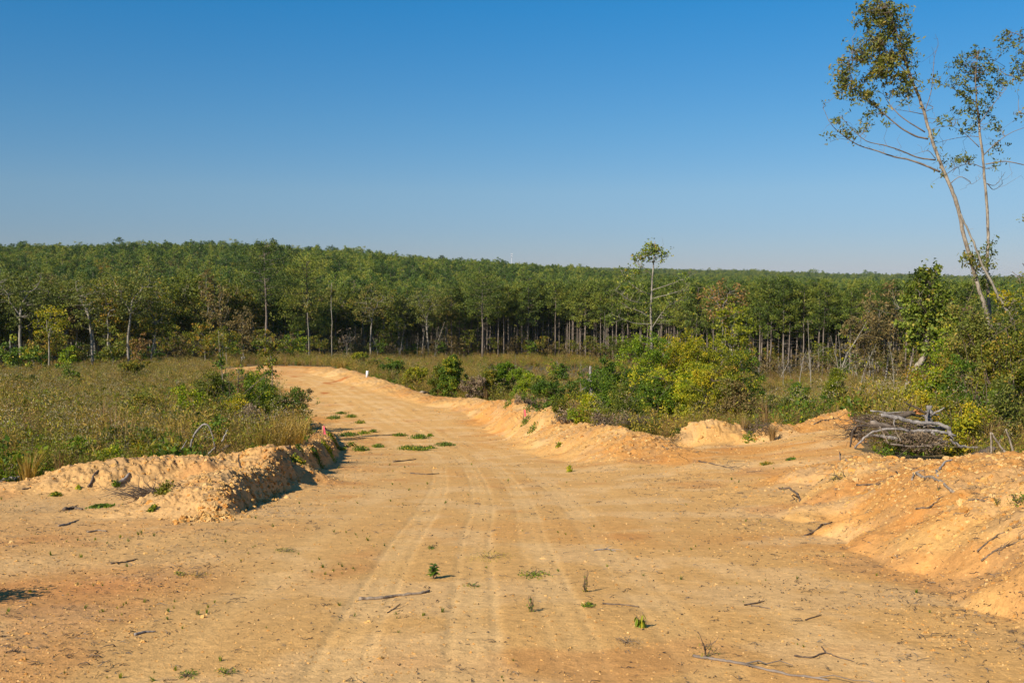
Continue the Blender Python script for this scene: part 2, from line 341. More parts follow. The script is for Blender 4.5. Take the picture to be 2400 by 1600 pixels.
# ------------------------------------------------------------------ leaf, bark and other materials
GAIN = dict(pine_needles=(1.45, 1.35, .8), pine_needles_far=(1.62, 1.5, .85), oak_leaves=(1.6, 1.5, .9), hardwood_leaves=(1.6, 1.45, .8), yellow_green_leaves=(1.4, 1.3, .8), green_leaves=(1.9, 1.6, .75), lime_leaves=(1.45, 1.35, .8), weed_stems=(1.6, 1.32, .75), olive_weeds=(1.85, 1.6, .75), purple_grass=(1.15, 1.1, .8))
def leaf_mat(name, cols, trans=.28, objvar=.25, rough=.55):
    """cols: (position, colour) stops over the per-leaf tint"""
    g_ = GAIN.get(name, (1, 1, 1)); cols = [(p, tuple(x * y for x, y in zip(c, g_))) for p, c in cols]
    m, nt = new_mat(name); L = nt.links.new
    a = N(nt, 'ShaderNodeAttribute', attribute_name='tint'); oi = N(nt, 'ShaderNodeObjectInfo')
    mr = N(nt, 'ShaderNodeMapRange', ins={'From Min': 0., 'From Max': 1., 'To Min': -objvar, 'To Max': objvar}); L(oi.outputs['Random'], mr.inputs[0])
    ad = N(nt, 'ShaderNodeMath', operation='ADD'); L(a.outputs['Fac'], ad.inputs[0]); L(mr.outputs[0], ad.inputs[1])
    r = N(nt, 'ShaderNodeValToRGB'); L(ad.outputs[0], r.inputs[0]); cr = r.color_ramp
    while len(cr.elements) < len(cols): cr.elements.new(.5)
    for e, (p, c) in zip(cr.elements, cols): e.position = p; e.color = (*c, 1)
    bs = N(nt, 'ShaderNodeBsdfPrincipled', ins={'Roughness': rough, 'Specular IOR Level': .25}); L(r.outputs[0], bs.inputs['Base Color'])
    tr = N(nt, 'ShaderNodeBsdfTranslucent'); g = N(nt, 'ShaderNodeMix', data_type='RGBA', blend_type='MULTIPLY', ins={0: 1.0}); L(r.outputs[0], g.inputs[6]); g.inputs[7].default_value = (1.15, 1.2, .5, 1)
    L(g.outputs[2], tr.inputs[0])
    mx = N(nt, 'ShaderNodeMixShader', ins={0: trans}); L(bs.outputs[0], mx.inputs[1]); L(tr.outputs[0], mx.inputs[2])
    o = N(nt, 'ShaderNodeOutputMaterial'); L(mx.outputs[0], o.inputs[0]); return m
def bark_mat(name, c0, c1, scale=9, stretch=.35, bump=.6):
    m, nt = new_mat(name); L = nt.links.new
    tc = N(nt, 'ShaderNodeTexCoord'); mp = N(nt, 'ShaderNodeMapping'); mp.inputs['Scale'].default_value = (1, 1, stretch); L(tc.outputs['Object'], mp.inputs[0])
    n = N(nt, 'ShaderNodeTexNoise', ins={'Scale': float(scale), 'Detail': 5.0, 'Roughness': .65}); L(mp.outputs[0], n.inputs[0])
    r = N(nt, 'ShaderNodeValToRGB'); L(n.outputs[0], r.inputs[0]); r.color_ramp.elements[0].position = .36; r.color_ramp.elements[0].color = (*c0, 1); r.color_ramp.elements[1].position = .64; r.color_ramp.elements[1].color = (*c1, 1)
    b = N(nt, 'ShaderNodeBump', ins={'Strength': bump, 'Distance': .02}); L(n.outputs[0], b.inputs['Height'])
    bs = N(nt, 'ShaderNodeBsdfPrincipled', ins={'Roughness': .9, 'Specular IOR Level': .15}); L(r.outputs[0], bs.inputs['Base Color']); L(b.outputs[0], bs.inputs['Normal'])
    o = N(nt, 'ShaderNodeOutputMaterial'); L(bs.outputs[0], o.inputs[0]); return m
M = {}
M['pine'] = leaf_mat('pine_needles', [(0, (.020, .036, .011)), (.35, (.058, .094, .022)), (.7, (.115, .155, .034)), (1, (.20, .21, .045))], .2)
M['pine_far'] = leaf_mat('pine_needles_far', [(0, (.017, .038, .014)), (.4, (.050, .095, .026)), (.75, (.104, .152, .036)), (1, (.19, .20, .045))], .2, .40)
M['oak'] = leaf_mat('oak_leaves', [(0, (.045, .062, .016)), (.5, (.095, .115, .030)), (.85, (.15, .15, .048)), (1, (.20, .15, .05))], .25)
M['hard'] = leaf_mat('hardwood_leaves', [(0, (.050, .075, .014)), (.5, (.10, .125, .022)), (.8, (.18, .17, .03)), (1, (.26, .16, .04))], .3)
M['fresh'] = leaf_mat('fresh_green_leaves', [(0, (.085, .12, .016)), (.5, (.19, .25, .030)), (.85, (.32, .34, .04)), (1, (.42, .30, .05))], .3, .03)
M['yel'] = leaf_mat('yellow_green_leaves', [(0, (.075, .105, .012)), (.45, (.17, .20, .018)), (.8, (.30, .28, .02)), (1, (.42, .33, .03))], .35)
M['green'] = leaf_mat('green_leaves', [(0, (.026, .058, .012)), (.5, (.058, .115, .020)), (.85, (.11, .17, .025)), (1, (.26, .24, .03))], .3)
M['lime'] = leaf_mat('lime_leaves', [(0, (.07, .13, .012)), (.5, (.15, .22, .016)), (.85, (.25, .29, .02)), (1, (.40, .36, .03))], .35)
M['brown'] = leaf_mat('autumn_leaves', [(0, (.11, .085, .030)), (.5, (.20, .15, .05)), (.8, (.27, .17, .06)), (1, (.17, .17, .04))], .25)
M['rust'] = leaf_mat('rust_leaves', [(0, (.14, .075, .03)), (.5, (.26, .13, .05)), (.8, (.36, .20, .05)), (1, (.18, .16, .03))], .25)
M['dead'] = leaf_mat('dead_leaves', [(0, (.10, .07, .045)), (.5, (.21, .15, .09)), (1, (.34, .24, .14))], .1, .1)
M['weed'] = leaf_mat('weed_stems', [(0, (.105, .080, .022)), (.4, (.185, .150, .040)), (.7, (.27, .21, .075)), (1, (.37, .30, .15))], .3)
M['weedg'] = leaf_mat('olive_weeds', [(0, (.055, .070, .014)), (.5, (.115, .130, .024)), (.85, (.20, .20, .04)), (1, (.30, .27, .06))], .3)
M['stem'] = leaf_mat('weed_stalks', [(0, (.09, .07, .02)), (1, (.20, .16, .055))], .1)
M['seed'] = leaf_mat('pale_seed_heads', [(0, (.22, .17, .08)), (.5, (.33, .27, .145)), (1, (.46, .40, .26))], .2, .1)
M['sedge'] = leaf_mat('broom_sedge', [(0, (.24, .15, .055)), (.5, (.38, .24, .09)), (1, (.52, .36, .16))], .3, .15)
M['purple'] = leaf_mat('purple_grass', [(0, (.15, .09, .045)), (.5, (.25, .14, .075)), (1, (.34, .22, .12))], .3, .15)
M['bark'] = bark_mat('pine_bark', (.11, .085, .065), (.27, .22, .175), 4, .3)
M['pale'] = bark_mat('pale_bark', (.17, .145, .11), (.37, .33, .26), 5, .4)
M['birch'] = bark_mat('mottled_bark', (.14, .108, .078), (.40, .345, .265), 11, .5)
M['dark'] = bark_mat('dark_bark', (.045, .034, .026), (.13, .10, .075), 7, .4)
M['wood'] = bark_mat('weathered_wood', (.16, .12, .085), (.42, .34, .25), 16, .25, .8)
M['twig'] = bark_mat('twig', (.07, .05, .036), (.22, .165, .115), 20, 1)
M['grey'] = bark_mat('grey_dead_wood', (.13, .115, .105), (.36, .32, .28), 12, .3, .8)
M['stake'] = bark_mat('stake_wood', (.42, .24, .10), (.62, .38, .17), 20, .2, .1)
def flat_mat(name, c, rough=.6):
    m, nt = new_mat(name); n = N(nt, 'ShaderNodeTexNoise', ins={'Scale': 30.}); r = N(nt, 'ShaderNodeMapRange', ins={'From Min': .3, 'From Max': .7, 'To Min': .88, 'To Max': 1.06}); nt.links.new(n.outputs[0], r.inputs[0])
    v = N(nt, 'ShaderNodeVectorMath', operation='SCALE'); v.inputs[0].default_value = c; nt.links.new(r.outputs[0], v.inputs['Scale'])
    bs = N(nt, 'ShaderNodeBsdfPrincipled', ins={'Roughness': rough}); nt.links.new(v.outputs[0], bs.inputs['Base Color']); o = N(nt, 'ShaderNodeOutputMaterial'); nt.links.new(bs.outputs[0], o.inputs[0]); return m
M['pink'] = flat_mat('pink_flagging', (.85, .13, .18)); M['white'] = flat_mat('white_board', (.78, .78, .78)); M['ink'] = flat_mat('grey_print', (.32, .34, .38)); M['redink'] = flat_mat('red_print', (.55, .14, .2)); M['metal'] = flat_mat('grey_metal', (.55, .56, .58), .4); M['cut'] = flat_mat('cut_wood', (.55, .22, .07))

# ------------------------------------------------------------------ growing things
def ball(n, r=1.0):
    d = rng.normal(size=(n, 3)); d /= np.linalg.norm(d, axis=1, keepdims=True); return d * (rng.random(n) ** .45)[:, None] * r
def clump(mb, c, r, n, size, tint0=None, aspect=.45, flat=.75, outward=False):
    c = np.asarray(c, float); o = ball(n); P = c + o * np.array((r, r, r * flat))
    t0 = rng.random() if tint0 is None else tint0
    t = np.clip(t0 * .6 + .2 + rng.normal(size=n) * .2, 0, 1)
    mb.leaves(P, size * (0.7 + .6 * rng.random(n)), t, aspect, D=(o + rng.normal(size=(n, 3)) * .35) if outward else None)
def curve(a, b, sag=.1, n=5, wob=.05):
    a = np.asarray(a, float); b = np.asarray(b, float); L = np.linalg.norm(b - a); t = np.linspace(0, 1, n)[:, None]
    P = a * (1 - t) + b * t; P[:, 2] += (-sag * L * np.sin(t * math.pi))[:, 0]
    P[1:-1] += rng.normal(size=(n - 2, 3)) * wob * L / n; return P
def make_pine(h, cb, cw, dens=1.0, leaf=.15, name='pine_tree', mat='pine', tr=None, link=True, bare=True):
    tb = MB(); cbm = MB(); tr = tr or h * .0105
    n = 9; t = np.linspace(0, 1, n); P = np.zeros((n, 3)); P[:, 2] = t * h * .97 - .3 * (t == 0); P[1:, :2] = np.cumsum(rng.normal(size=(n - 1, 2)) * h * .0035, 0)
    tb.tube(P, tr * (1 - .82 * t) * np.where(t == 0, 1.25, 1), 6)
    nb = int(26 * dens) + 4; tcount = []
    for k in range(nb):
        f = (k + rng.random()) / nb; z = h * (cb + (1 - cb) * f * .98); i = np.interp(z, P[:, 2], np.arange(n)); p0 = np.array([np.interp(z, P[:, 2], P[:, j]) for j in range(3)])
        prof = (0.45 + 1.1 * f if f < .32 else .80 * math.sqrt(max(0, 1 - ((f - .32) / .70) ** 2.2)) + .06)
        L = cw * .5 * prof * (.75 + .5 * rng.random()) * 1.25; az = k * 2.4 + rng.random(); el = .02 + .42 * f + rng.normal() * .14
        d_ = np.array((math.cos(az) * math.cos(el), math.sin(az) * math.cos(el), math.sin(el))); e = p0 + d_ * L
        pb = curve(p0, e, .06, 4); tb.tube(pb, np.linspace(tr * .22, .012, 4), 3, cap=False)
        tt = rng.random()
        for m in range(max(2, int(2 + L * 1.5))):
            q = p0 + (e - p0) * (.45 + .58 * rng.random()) + rng.normal(size=3) * (.16 * L, .16 * L, .10)
            clump(cbm, q, .36 + .12 * L, int(26 * (leaf / .15) ** -1.2), leaf, tt, .28, .8, True)
    for k in range(9): clump(cbm, (P[-1][0], P[-1][1], h * (.76 + .19 * rng.random())) + rng.normal(size=3) * (.75, .75, .15), .55, int(24 * (leaf / .15) ** -1.2), leaf, None, .28, .9, True)
    if bare:
        for k in range(9):                            # dead stubs under the crown
            z = h * (cb * (.55 + .45 * rng.random())); p0 = np.array([np.interp(z, P[:, 2], P[:, j]) for j in range(3)]); az = rng.random() * 6.28
            tb.tube(curve(p0, p0 + np.array((math.cos(az), math.sin(az), .15 * rng.normal())) * (.4 + 1.3 * rng.random()), .05, 3), np.linspace(.03, .008, 3), 3, cap=False)
    return tb, cbm
def make_hard(h, cb, cw, mat, lean=(0, 0), clumps=70, leaf=.13, nleaf=34, tr=None, forks=3, cr=.62, low=False):
    """broadleaf tree: forked trunk, limbs reaching to clumps of leaves"""
    tb = MB(); lb = MB(); tr = tr or h * .013
    n = 7; t = np.linspace(0, 1, n); hz = h * (cb + .22)
    P = np.zeros((n, 3)); P[:, 2] = t * hz - .3 * (t == 0); P[:, 0] = lean[0] * t ** 1.5; P[:, 1] = lean[1] * t ** 1.5; P[1:, :2] += np.cumsum(rng.normal(size=(n - 1, 2)) * h * .006, 0)
    tb.tube(P, tr * (1 - .45 * t), 6)
    sk = [P[3:]]; top = P[-1]
    for k in range(forks):
        az = k * 2 * math.pi / forks + rng.random() * 1.2; e = top + np.array((math.cos(az) * cw * .28, math.sin(az) * cw * .28, (h - hz) * (.45 + .25 * rng.random())))
        c_ = curve(P[-1 if k == 0 else -2], e, -.03, 6, .25); tb.tube(c_, np.linspace(tr * .5, tr * .12, 6), 4, cap=False); sk.append(c_)
    S = np.concatenate(sk); cz = h * (cb + (1 - cb) * .52); cc = np.array((top[0], top[1], cz))
    for k in range(clumps):
        o = ball(1)[0]; o *= (1, 1, 1); f = .5 + .5 * o[2]
        wfac = 1.0 if f > .35 else .72
        q = cc + o * np.array((cw * .5 * wfac, cw * .5 * wfac, h * (1 - cb) * .5)); q += rng.normal(size=3) * .15
        dd = np.linalg.norm(S - q, axis=1) + np.maximum(S[:, 2] - q[2], 0) * 1.5; s0 = S[np.argmin(dd)]
        if rng.random() < .75: tb.tube(curve(s0, q, .04, 4, .2), np.linspace(tr * .13 + .008, .006, 4), 3, cap=False)
        clump(lb, q, cr * (.7 + .5 * rng.random()) * (cw / 5) ** .5, int(nleaf * (.6 + .8 * rng.random())), leaf, None, .55, .7)
    return tb, lb
def proto(name, tb, lb, bark, leafm, label, cat, group=None, parts=('trunk', 'crown')):
    r = thing(name, label, cat, (0, 0, 0), group); r['proto'] = 1
    if tb: tb.build(parts[0], M[bark], r)
    if lb: lb.build(parts[1], M[leafm], r)
    return r

# ------------------------------------------------------------------ scattering (only for what nobody could count)
PROTO_COLS = {}
def proto_col(name, objs):
    c = bpy.data.collections.new(name)
    for o in objs: c.objects.link(o)
    return c
def scatter(name, X, Y, protos, scale, idx=None, sink=0.0, rot=None, tilt=0.0, Z=None, matslot=None):
    n = len(X)
    if n == 0: return
    Z = ground_z(X, Y) - sink if Z is None else Z
    me = bpy.data.meshes.new(name); me.vertices.add(n); me.vertices.foreach_set('co', np.stack([X, Y, Z], -1).astype(np.float32).ravel())
    ro = np.zeros((n, 3)); ro[:, 2] = rng.random(n) * 6.283 if rot is None else rot
    if tilt: ro[:, :2] = rng.normal(size=(n, 2)) * tilt
    a = me.attributes.new('rot', 'FLOAT_VECTOR', 'POINT'); a.data.foreach_set('vector', ro.astype(np.float32).ravel())
    a = me.attributes.new('scl', 'FLOAT', 'POINT'); a.data.foreach_set('value', np.broadcast_to(scale, (n,)).astype(np.float32).copy())
    a = me.attributes.new('pick', 'INT', 'POINT'); a.data.foreach_set('value', (rng.integers(0, len(protos), n) if idx is None else idx).astype(np.int32))
    o = bpy.data.objects.new(name, me); COL.objects.link(o); o['kind'] = 'stuff'
    g = bpy.data.node_groups.new('scatter', 'GeometryNodeTree'); g.interface.new_socket('Geometry', in_out='INPUT', socket_type='NodeSocketGeometry'); g.interface.new_socket('Geometry', in_out='OUTPUT', socket_type='NodeSocketGeometry')
    gi = g.nodes.new('NodeGroupInput'); go = g.nodes.new('NodeGroupOutput')
    ci = g.nodes.new('GeometryNodeCollectionInfo'); ci.inputs['Collection'].default_value = proto_col(name + '_kinds', protos); ci.inputs['Separate Children'].default_value = True; ci.inputs['Reset Children'].default_value = True
    ip = g.nodes.new('GeometryNodeInstanceOnPoints'); ip.inputs['Pick Instance'].default_value = True
    def na(nm, ty):
        q = g.nodes.new('GeometryNodeInputNamedAttribute'); q.data_type = ty; q.inputs[0].default_value = nm; return q.outputs[0]
    g.links.new(gi.outputs[0], ip.inputs['Points']); g.links.new(ci.outputs[0], ip.inputs['Instance']); g.links.new(na('pick', 'INT'), ip.inputs['Instance Index'])
    g.links.new(na('rot', 'FLOAT_VECTOR'), ip.inputs['Rotation']); g.links.new(na('scl', 'FLOAT'), ip.inputs['Scale']); g.links.new(ip.outputs[0], go.inputs[0])
    md = o.modifiers.new('scatter', 'NODES'); md.node_group = g; return o
def free(name, mb, mat, **k): return mb.build(name, M[mat] if isinstance(mat, str) else mat, link=False, **k)
def join_free(name, parts, parent=None):
    """several (builder, material) in one mesh object, not linked to the scene"""
    me = None; mb = MB(); mats = []; fm = []
    nq = []; V = []; Q = []; T = []; tn = []; n = 0; mq = []; mt = []
    for i, (b, m) in enumerate(parts):
        mats.append(M[m]); 
        for v, t_ in zip(b.V, b.tint): V.append(v); tn.append(t_)
        for q in b.Q: Q.append(q + n); mq += [i] * len(q)
        for t in b.T: T.append(t + n); mt += [i] * len(t)
        n += b.n
    mb.V = V; mb.Q = Q; mb.T = T; mb.tint = tn; mb.n = n
    o = mb.build(name, mats[0], parent, link=parent is not None)
    for m in mats[1:]: o.data.materials.append(m)
    o.data.polygons.foreach_set('material_index', np.array(mq + mt, np.int32)); return o

# ------------------------------------------------------------------ the forest
EDGE_U = [-900, 0, 250, 480, 620, 800, 900, 1100, 1300, 1500, 1650, 1780, 1950, 2200, 3200]
EDGE_Y = [120, 134, 138, 150, 162, 178, 188, 198, 200, 186, 165, 152, 146, 140, 125]
def edge_y(u): return np.interp(u, EDGE_U, EDGE_Y)
def far_proto(k):
    kind = ('pine', 'pine', 'pine', 'pine', 'hard', 'hard', 'brown')[k]
    if kind == 'pine':
        tb, lb = make_pine(14.5, (.34, .30, .38, .32)[k], (4.3, 4.8, 3.8, 5.2)[k], 1.0, .21, bare=False)
        return join_free('pine', [(tb, 'bark'), (lb, 'pine_far')])
    tb, lb = make_hard(12.5, .30, 5.6, kind, clumps=60, leaf=.18, nleaf=24, cr=.75)
    return join_free('broadleaf', [(tb, 'pale'), (lb, 'oak' if k == 4 else 'hard' if k == 5 else 'brown')])
far_protos = [far_proto(k) for k in range(7)]
def sample_forest():
    X = []; Y = []; S = []
    for (y0, y1, sp) in ((120, 230, 3.4), (230, 360, 3.5), (360, 560, 3.9), (560, 900, 4.6), (900, 1500, 7), (1500, 3000, 11)):
        ny = int((y1 - y0) / sp); hw = .66 * y1
        nx = int(2 * hw / sp)
        gx_, gy_ = np.meshgrid(np.linspace(-hw, hw, nx), np.linspace(y0, y1, ny, endpoint=False))
        x = gx_.ravel() + rng.normal(size=gx_.size) * sp * .35; y = gy_.ravel() + rng.normal(size=gx_.size) * sp * .35
        k = np.abs(x / y) < .66; x, y = x[k], y[k]; X.append(x); Y.append(y); S.append(np.full(len(x), 1.0 if sp < 6 else 1.3 if sp < 9 else 1.7))
    return np.concatenate(X), np.concatenate(Y), np.concatenate(S)
fx, fy, fs = sample_forest()
fu = fx / fy * F + 1200
keep = fy > edge_y(fu) + 7
zz = ground_z(fx, fy)
fx, fy, fs, fu = fx[keep], fy[keep], fs[keep], fu[keep]
hn = fbm(fx, fy, 130, 3, 300); hn2 = fbm(fx, fy, 35, 3, 310)
p_h = np.clip(.20 + .9 * hn + .5 * hn2 + np.where(fu < 520, .22, 0) * (fy < 420) + np.where((fu > 2150) & (fy < 900), .3, 0), .03, .9)
r1 = rng.random(len(fx)); isH = r1 < p_h * np.where((fu < 520) & (fy < 330), 1.5, 1)
r2 = rng.random(len(fx))
idx = np.where(isH, np.where(r2 < .5, 4, np.where(r2 < .86, 5, 6)), rng.integers(0, 4, len(fx)))
# the collection sorts its children by name: keep the order by naming
for k, o in enumerate(far_protos): o.name = 'kind_%d' % k
scl = fs * (.68 + .46 * rng.random(len(fx)) ** 1.2) * (1 + .22 * hn2) * np.where(rng.random(len(fx)) < .05, 1.12, 1)
vlim = np.interp(fu, [0, 700, 1100, 1700, 2400], [610, 616, 645, 658, 660]) + 22 * fbm(fx, fy, 28, 2, 333); smax = (EYE - (vlim - 645) / F * fy - ground_z(fx, fy)) / 15.0
scl = np.where(fy < 300, np.minimum(scl, np.maximum(smax * (.66 + .38 * rng.random(len(fx))), .5)), scl)
scatter('forest', fx, fy, far_protos, np.where(fs >= 1.3, scl * .8, scl), idx, sink=.3)

# -- front rows: individual trees
PG = 'pines of the front rows of the forest'
pp = []
for k, (h, cb, cw) in enumerate(((15, .56, 4.2), (14, .60, 3.8), (16, .54, 4.8), (13.5, .58, 3.6), (15, .50, 5.0), (12.5, .45, 4.2))):
    tb, lb = make_pine(h, cb, cw, 1.0, .17)
    pp.append(proto('pine_tree', tb, lb, 'bark', 'pine', 'slender green pine with a bare grey trunk in the rows at the forest edge', 'pine tree', PG))
used = []
def place(pr, u, Y, s, rz=None, label=None, group=None, z=None):
    x = ux(u, Y); used.append((x, Y)); return dup(pr, (x, Y, gz(x, Y) - .1 if z is None else z), rng.random() * 6.28 if rz is None else rz, s, label, group)
def topscale(u, vtop, Y, h): 
    x = ux(u, Y); return (at(u, vtop, Y)[2] - gz(x, Y)) / h
np_ = 0
for row, (dy, sp) in enumerate(((0, 13), (3.5, 15), (8, 18))):
    u = 1035.0 if row else 1050.0
    while u < 2260:
        u += sp * (.45 + 1.1 * rng.random())
        if (u > 1950 and rng.random() < .35): continue
        Y = edge_y(u) + dy + rng.normal() * 1.5; k = int(rng.integers(0, 6))
        h = (15, 14, 16, 13.5, 15, 12.5)[k]
        vt = np.interp(u, [1040, 1200, 1400, 1600, 1750, 2260], [672, 664, 668, 672, 668, 668]) + rng.normal() * 9
        place(pp[k], u, Y, topscale(u, vt, Y, h)); np_ += 1
        if np_ > 250: break
# -- single trees that stand out, left to right
HG = 'broadleaf trees along the forest edge'
def single(kind, u, Y, vtop, label, h=12, cb=.35, cw=6, leafm='oak', bark='pale', lean=(0, 0), clumps=90, leaf=.14, nleaf=30, tr=None, forks=3, cat='tree', name='broadleaf_tree', group=None, cr=.62):
    x = ux(u, Y); s = topscale(u, vtop, Y, h)
    if kind == 'pine':
        tb, lb = make_pine(h, cb, cw, 1.7, .16, tr=tr)
    else:
        tb, lb = make_hard(h, cb, cw, leafm, lean, clumps, leaf, nleaf, tr, forks, cr)
    r = proto(name, tb, lb, bark, leafm, label, cat, group)
    used.append((x, Y)); return dup(r, (x, Y, gz(x, Y) - .15), 0, s)
single('hard', 45, 128, 618, 'tall grey trunked oak forking into two limbs at the far left of the forest edge', 14, .42, 9, 'oak', lean=(.6, 0), clumps=84, forks=2, tr=.24)
single('hard', 108, 124, 706, 'small crooked tree with bright yellow green leaves beside the left oak', 8.5, .42, 5, 'yel', lean=(.3, 0), clumps=46, nleaf=26, leaf=.13, tr=.12, forks=4)
single('hard', 212, 128, 628, 'olive oak with a twin trunk and a long bare dead branch on its left side', 13.5, .40, 7, 'oak', lean=(-.6, 0), clumps=74, tr=.2, forks=3)
single('hard', 298, 130, 622, 'broad oak whose grey trunk forks low, beside the twin trunked oak', 13.8, .45, 8.5, 'oak', lean=(.5, 0), clumps=84, tr=.2, forks=2)
single('hard', 352, 134, 668, 'leaning pale barked tree with layered green branches beside dark shade', 11, .36, 6.5, 'hard', lean=(1.0, 0), clumps=90, tr=.13)
single('hard', 322, 122, 775, 'rusty brown small tree between the broad oak and the leaning pale tree', 5.5, .1, 3, 'rust', 'twig', clumps=34, leaf=.12, tr=.06)
single('hard', 260, 124, 770, 'low yellowish green sapling under the broad oak', 5.2, .12, 3.6, 'hard', clumps=36, tr=.06)
single('hard', 30, 116, 790, 'low layered green sapling at the left picture edge under the oak', 4.2, .15, 3.4, 'green', clumps=30, tr=.05)
single('hard', 75, 112, 800, 'thin sapling with flat green branches below the yellow green tree', 3.9, .3, 2.4, 'green', clumps=18, tr=.04)
single('hard', 155, 112, 812, 'bushy dark green sapling in the gap between the left oaks', 3.3, .1, 2.6, 'lime', clumps=26, tr=.04)
single('hard', 488, 146, 628, 'narrow yellowish brown poplar like tree rising behind the weed field', 13, .25, 2.6, 'brown', clumps=60, tr=.1, name='narrow_tree')
single('hard', 522, 142, 668, 'narrow reddish brown bare looking tree next to the yellowish one', 10.5, .25, 3, 'brown', clumps=55, nleaf=18, tr=.09, name='narrow_tree')
single('hard', 480, 130, 752, 'olive green rounded young tree left of the grey sign', 6, .2, 4.6, 'hard', clumps=55, tr=.08)
single('hard', 528, 128, 762, 'second olive rounded young tree, directly behind the grey sign', 5.8, .25, 4.4, 'hard', clumps=50, tr=.08)
single('hard', 568, 136, 718, 'brown tinged broadleaf tree left of the tallest pine', 8, .2, 4, 'brown', clumps=60, tr=.09)
single('pine', 622, 158, 566, 'tallest pine with a thick straight grey trunk above the road end', 17.5, .50, 6.8, 'pine', 'bark', tr=.26, cat='pine tree', name='pine_tree')
single('pine', 718, 166, 606, 'large dark pine with a wide crown reaching low, right of the tallest pine', 15.5, .28, 9, 'pine', 'dark', tr=.25, cat='pine tree', name='pine_tree')
single('pine', 668, 176, 640, 'medium pine between the tallest pine and the large dark pine', 14, .3, 6, 'pine', 'bark', cat='pine tree', name='pine_tree')
single('hard', 722, 150, 690, 'pale thin straight trunk with a small olive crown in front of the dark pine', 10.5, .72, 2.6, 'oak', 'pale', clumps=20, tr=.09)
single('hard', 776, 158, 664, 'very tall thin bare trunk with a small crown right of the dark pine', 12, .8, 2, 'oak', 'pale', clumps=14, tr=.08)
single('hard', 690, 142, 770, 'dark green leafy young tree at the end of the dirt road', 5.5, .1, 4.6, 'green', clumps=64, tr=.08)
single('hard', 868, 180, 668, 'spreading oak with forked yellow limbs and a brown olive top', 13, .4, 8, 'oak', 'pale', clumps=74, tr=.2)
single('hard', 935, 186, 730, 'small tree with white V shaped limbs behind the clearing', 9, .5, 5, 'hard', 'pale', clumps=50, forks=2, tr=.13)
single('hard', 1004, 190, 668, 'rounded olive oak on a straight trunk left of the lone grey pine trunk', 13.5, .42, 7.4, 'oak', 'pale', clumps=120, tr=.18)
single('hard', 1046, 194, 690, 'greyish crowned oak with a thick brown trunk next to the rounded olive oak', 12.5, .45, 6, 'oak', 'bark', clumps=90, tr=.22)
single('pine', 1131, 190, 642, 'broad open pine with long bare side branches standing before the pine rows', 16, .52, 8, 'pine', 'bark', tr=.22, cat='pine tree', name='pine_tree')
single('hard', 812, 160, 762, 'pale grey leafless thicket sapling beside the clearing', 7, .1, 4, 'dead', 'pale', clumps=40, nleaf=6, tr=.07)
single('hard', 1700, 128, 650, 'tall pale branching tree with reddish brown twigs at the top', 12, .55, 6.5, 'rust', 'pale', clumps=70, nleaf=16, tr=.13)
single('hard', 1722, 96, 692, 'yellow green slender tree with white trunks right of the lone tall sapling', 9, .28, 3.6, 'yel', 'pale', clumps=66, nleaf=26, tr=.09)
single('hard', 2080, 120, 664, 'brown leaved tree with pale forking limbs in front of the pines', 10.5, .22, 7, 'brown', 'pale', clumps=110, nleaf=26, tr=.11)
single('hard', 2030, 118, 720, 'second smaller brown tree just left of the pale forking one', 7.5, .2, 4.5, 'brown', 'twig', clumps=60, tr=.08)
single('hard', 2235, 95, 700, 'orange green round tree half hidden behind the vine covered trunks', 7.4, .2, 5, 'brown', 'pale', clumps=80, tr=.09)
# -- the unnamed mixture of broadleaf trees of the edge
hp = []
for k, (h, cb, cw, lm, bk) in enumerate(((12, .4, 6, 'oak', 'pale'), (11, .35, 5.5, 'hard', 'pale'), (12.5, .45, 6.2, 'oak', 'bark'), (6, .2, 3.6, 'hard', 'twig'), (5, .15, 3.2, 'brown', 'twig'), (4.5, .12, 3, 'green', 'twig'))):
    tb, lb = make_hard(h, cb, cw, lm, clumps=(80, 74, 84, 40, 34, 34)[k], leaf=(.16, .16, .16, .13, .12, .13)[k], nleaf=26)
    lab = ('olive crowned tree among the broadleaf trees of the forest edge', 'green broadleaf tree among the trees of the forest edge', 'greyish olive tree among the broadleaf trees of the forest edge', 'olive understory sapling in the shade at the forest edge', 'brown leaved understory sapling before the pine trunks', 'green understory sapling at the foot of the forest edge')[k]
    hp.append(proto('broadleaf_tree' if k < 3 else 'sapling', tb, lb, bk, lm, lab, 'tree' if k < 3 else 'sapling', ('olive trees of the edge', 'green trees of the edge', 'greyish trees of the edge', 'olive understory saplings', 'brown understory saplings', 'green understory saplings')[k]))
u = -330
while u < 1060:
    u += 24 + 28 * rng.random(); Y = edge_y(u) + 5 + 7 * rng.random(); k = int(rng.integers(0, 3))
    vt = np.interp(u, [-300, 480, 560, 1040], [650, 640, 660, 676]) + rng.normal() * 9
    place(hp[k], u, Y, topscale(u, vt, Y, (12, 11, 12.5)[k]))
for (u0, u1, step, dy) in ((-200, 1050, 20, -4), (1050, 1750, 15, -2.5), (1700, 2420, 22, -6), (1050, 2400, 28, 3)):
    u = u0
    while u < u1:
        u += step * (.4 + 1.2 * rng.random()); Y = edge_y(u) + dy + rng.normal() * 2.2
        k = int(rng.choice((3, 4, 5), p=(.4, .2, .4) if u < 480 else (.45, .3, .25) if u < 1050 else (.4, .5, .1))); place(hp[k], u, Y, .5 + .5 * rng.random())
print('individual trees', len(used), 'pines', np_)
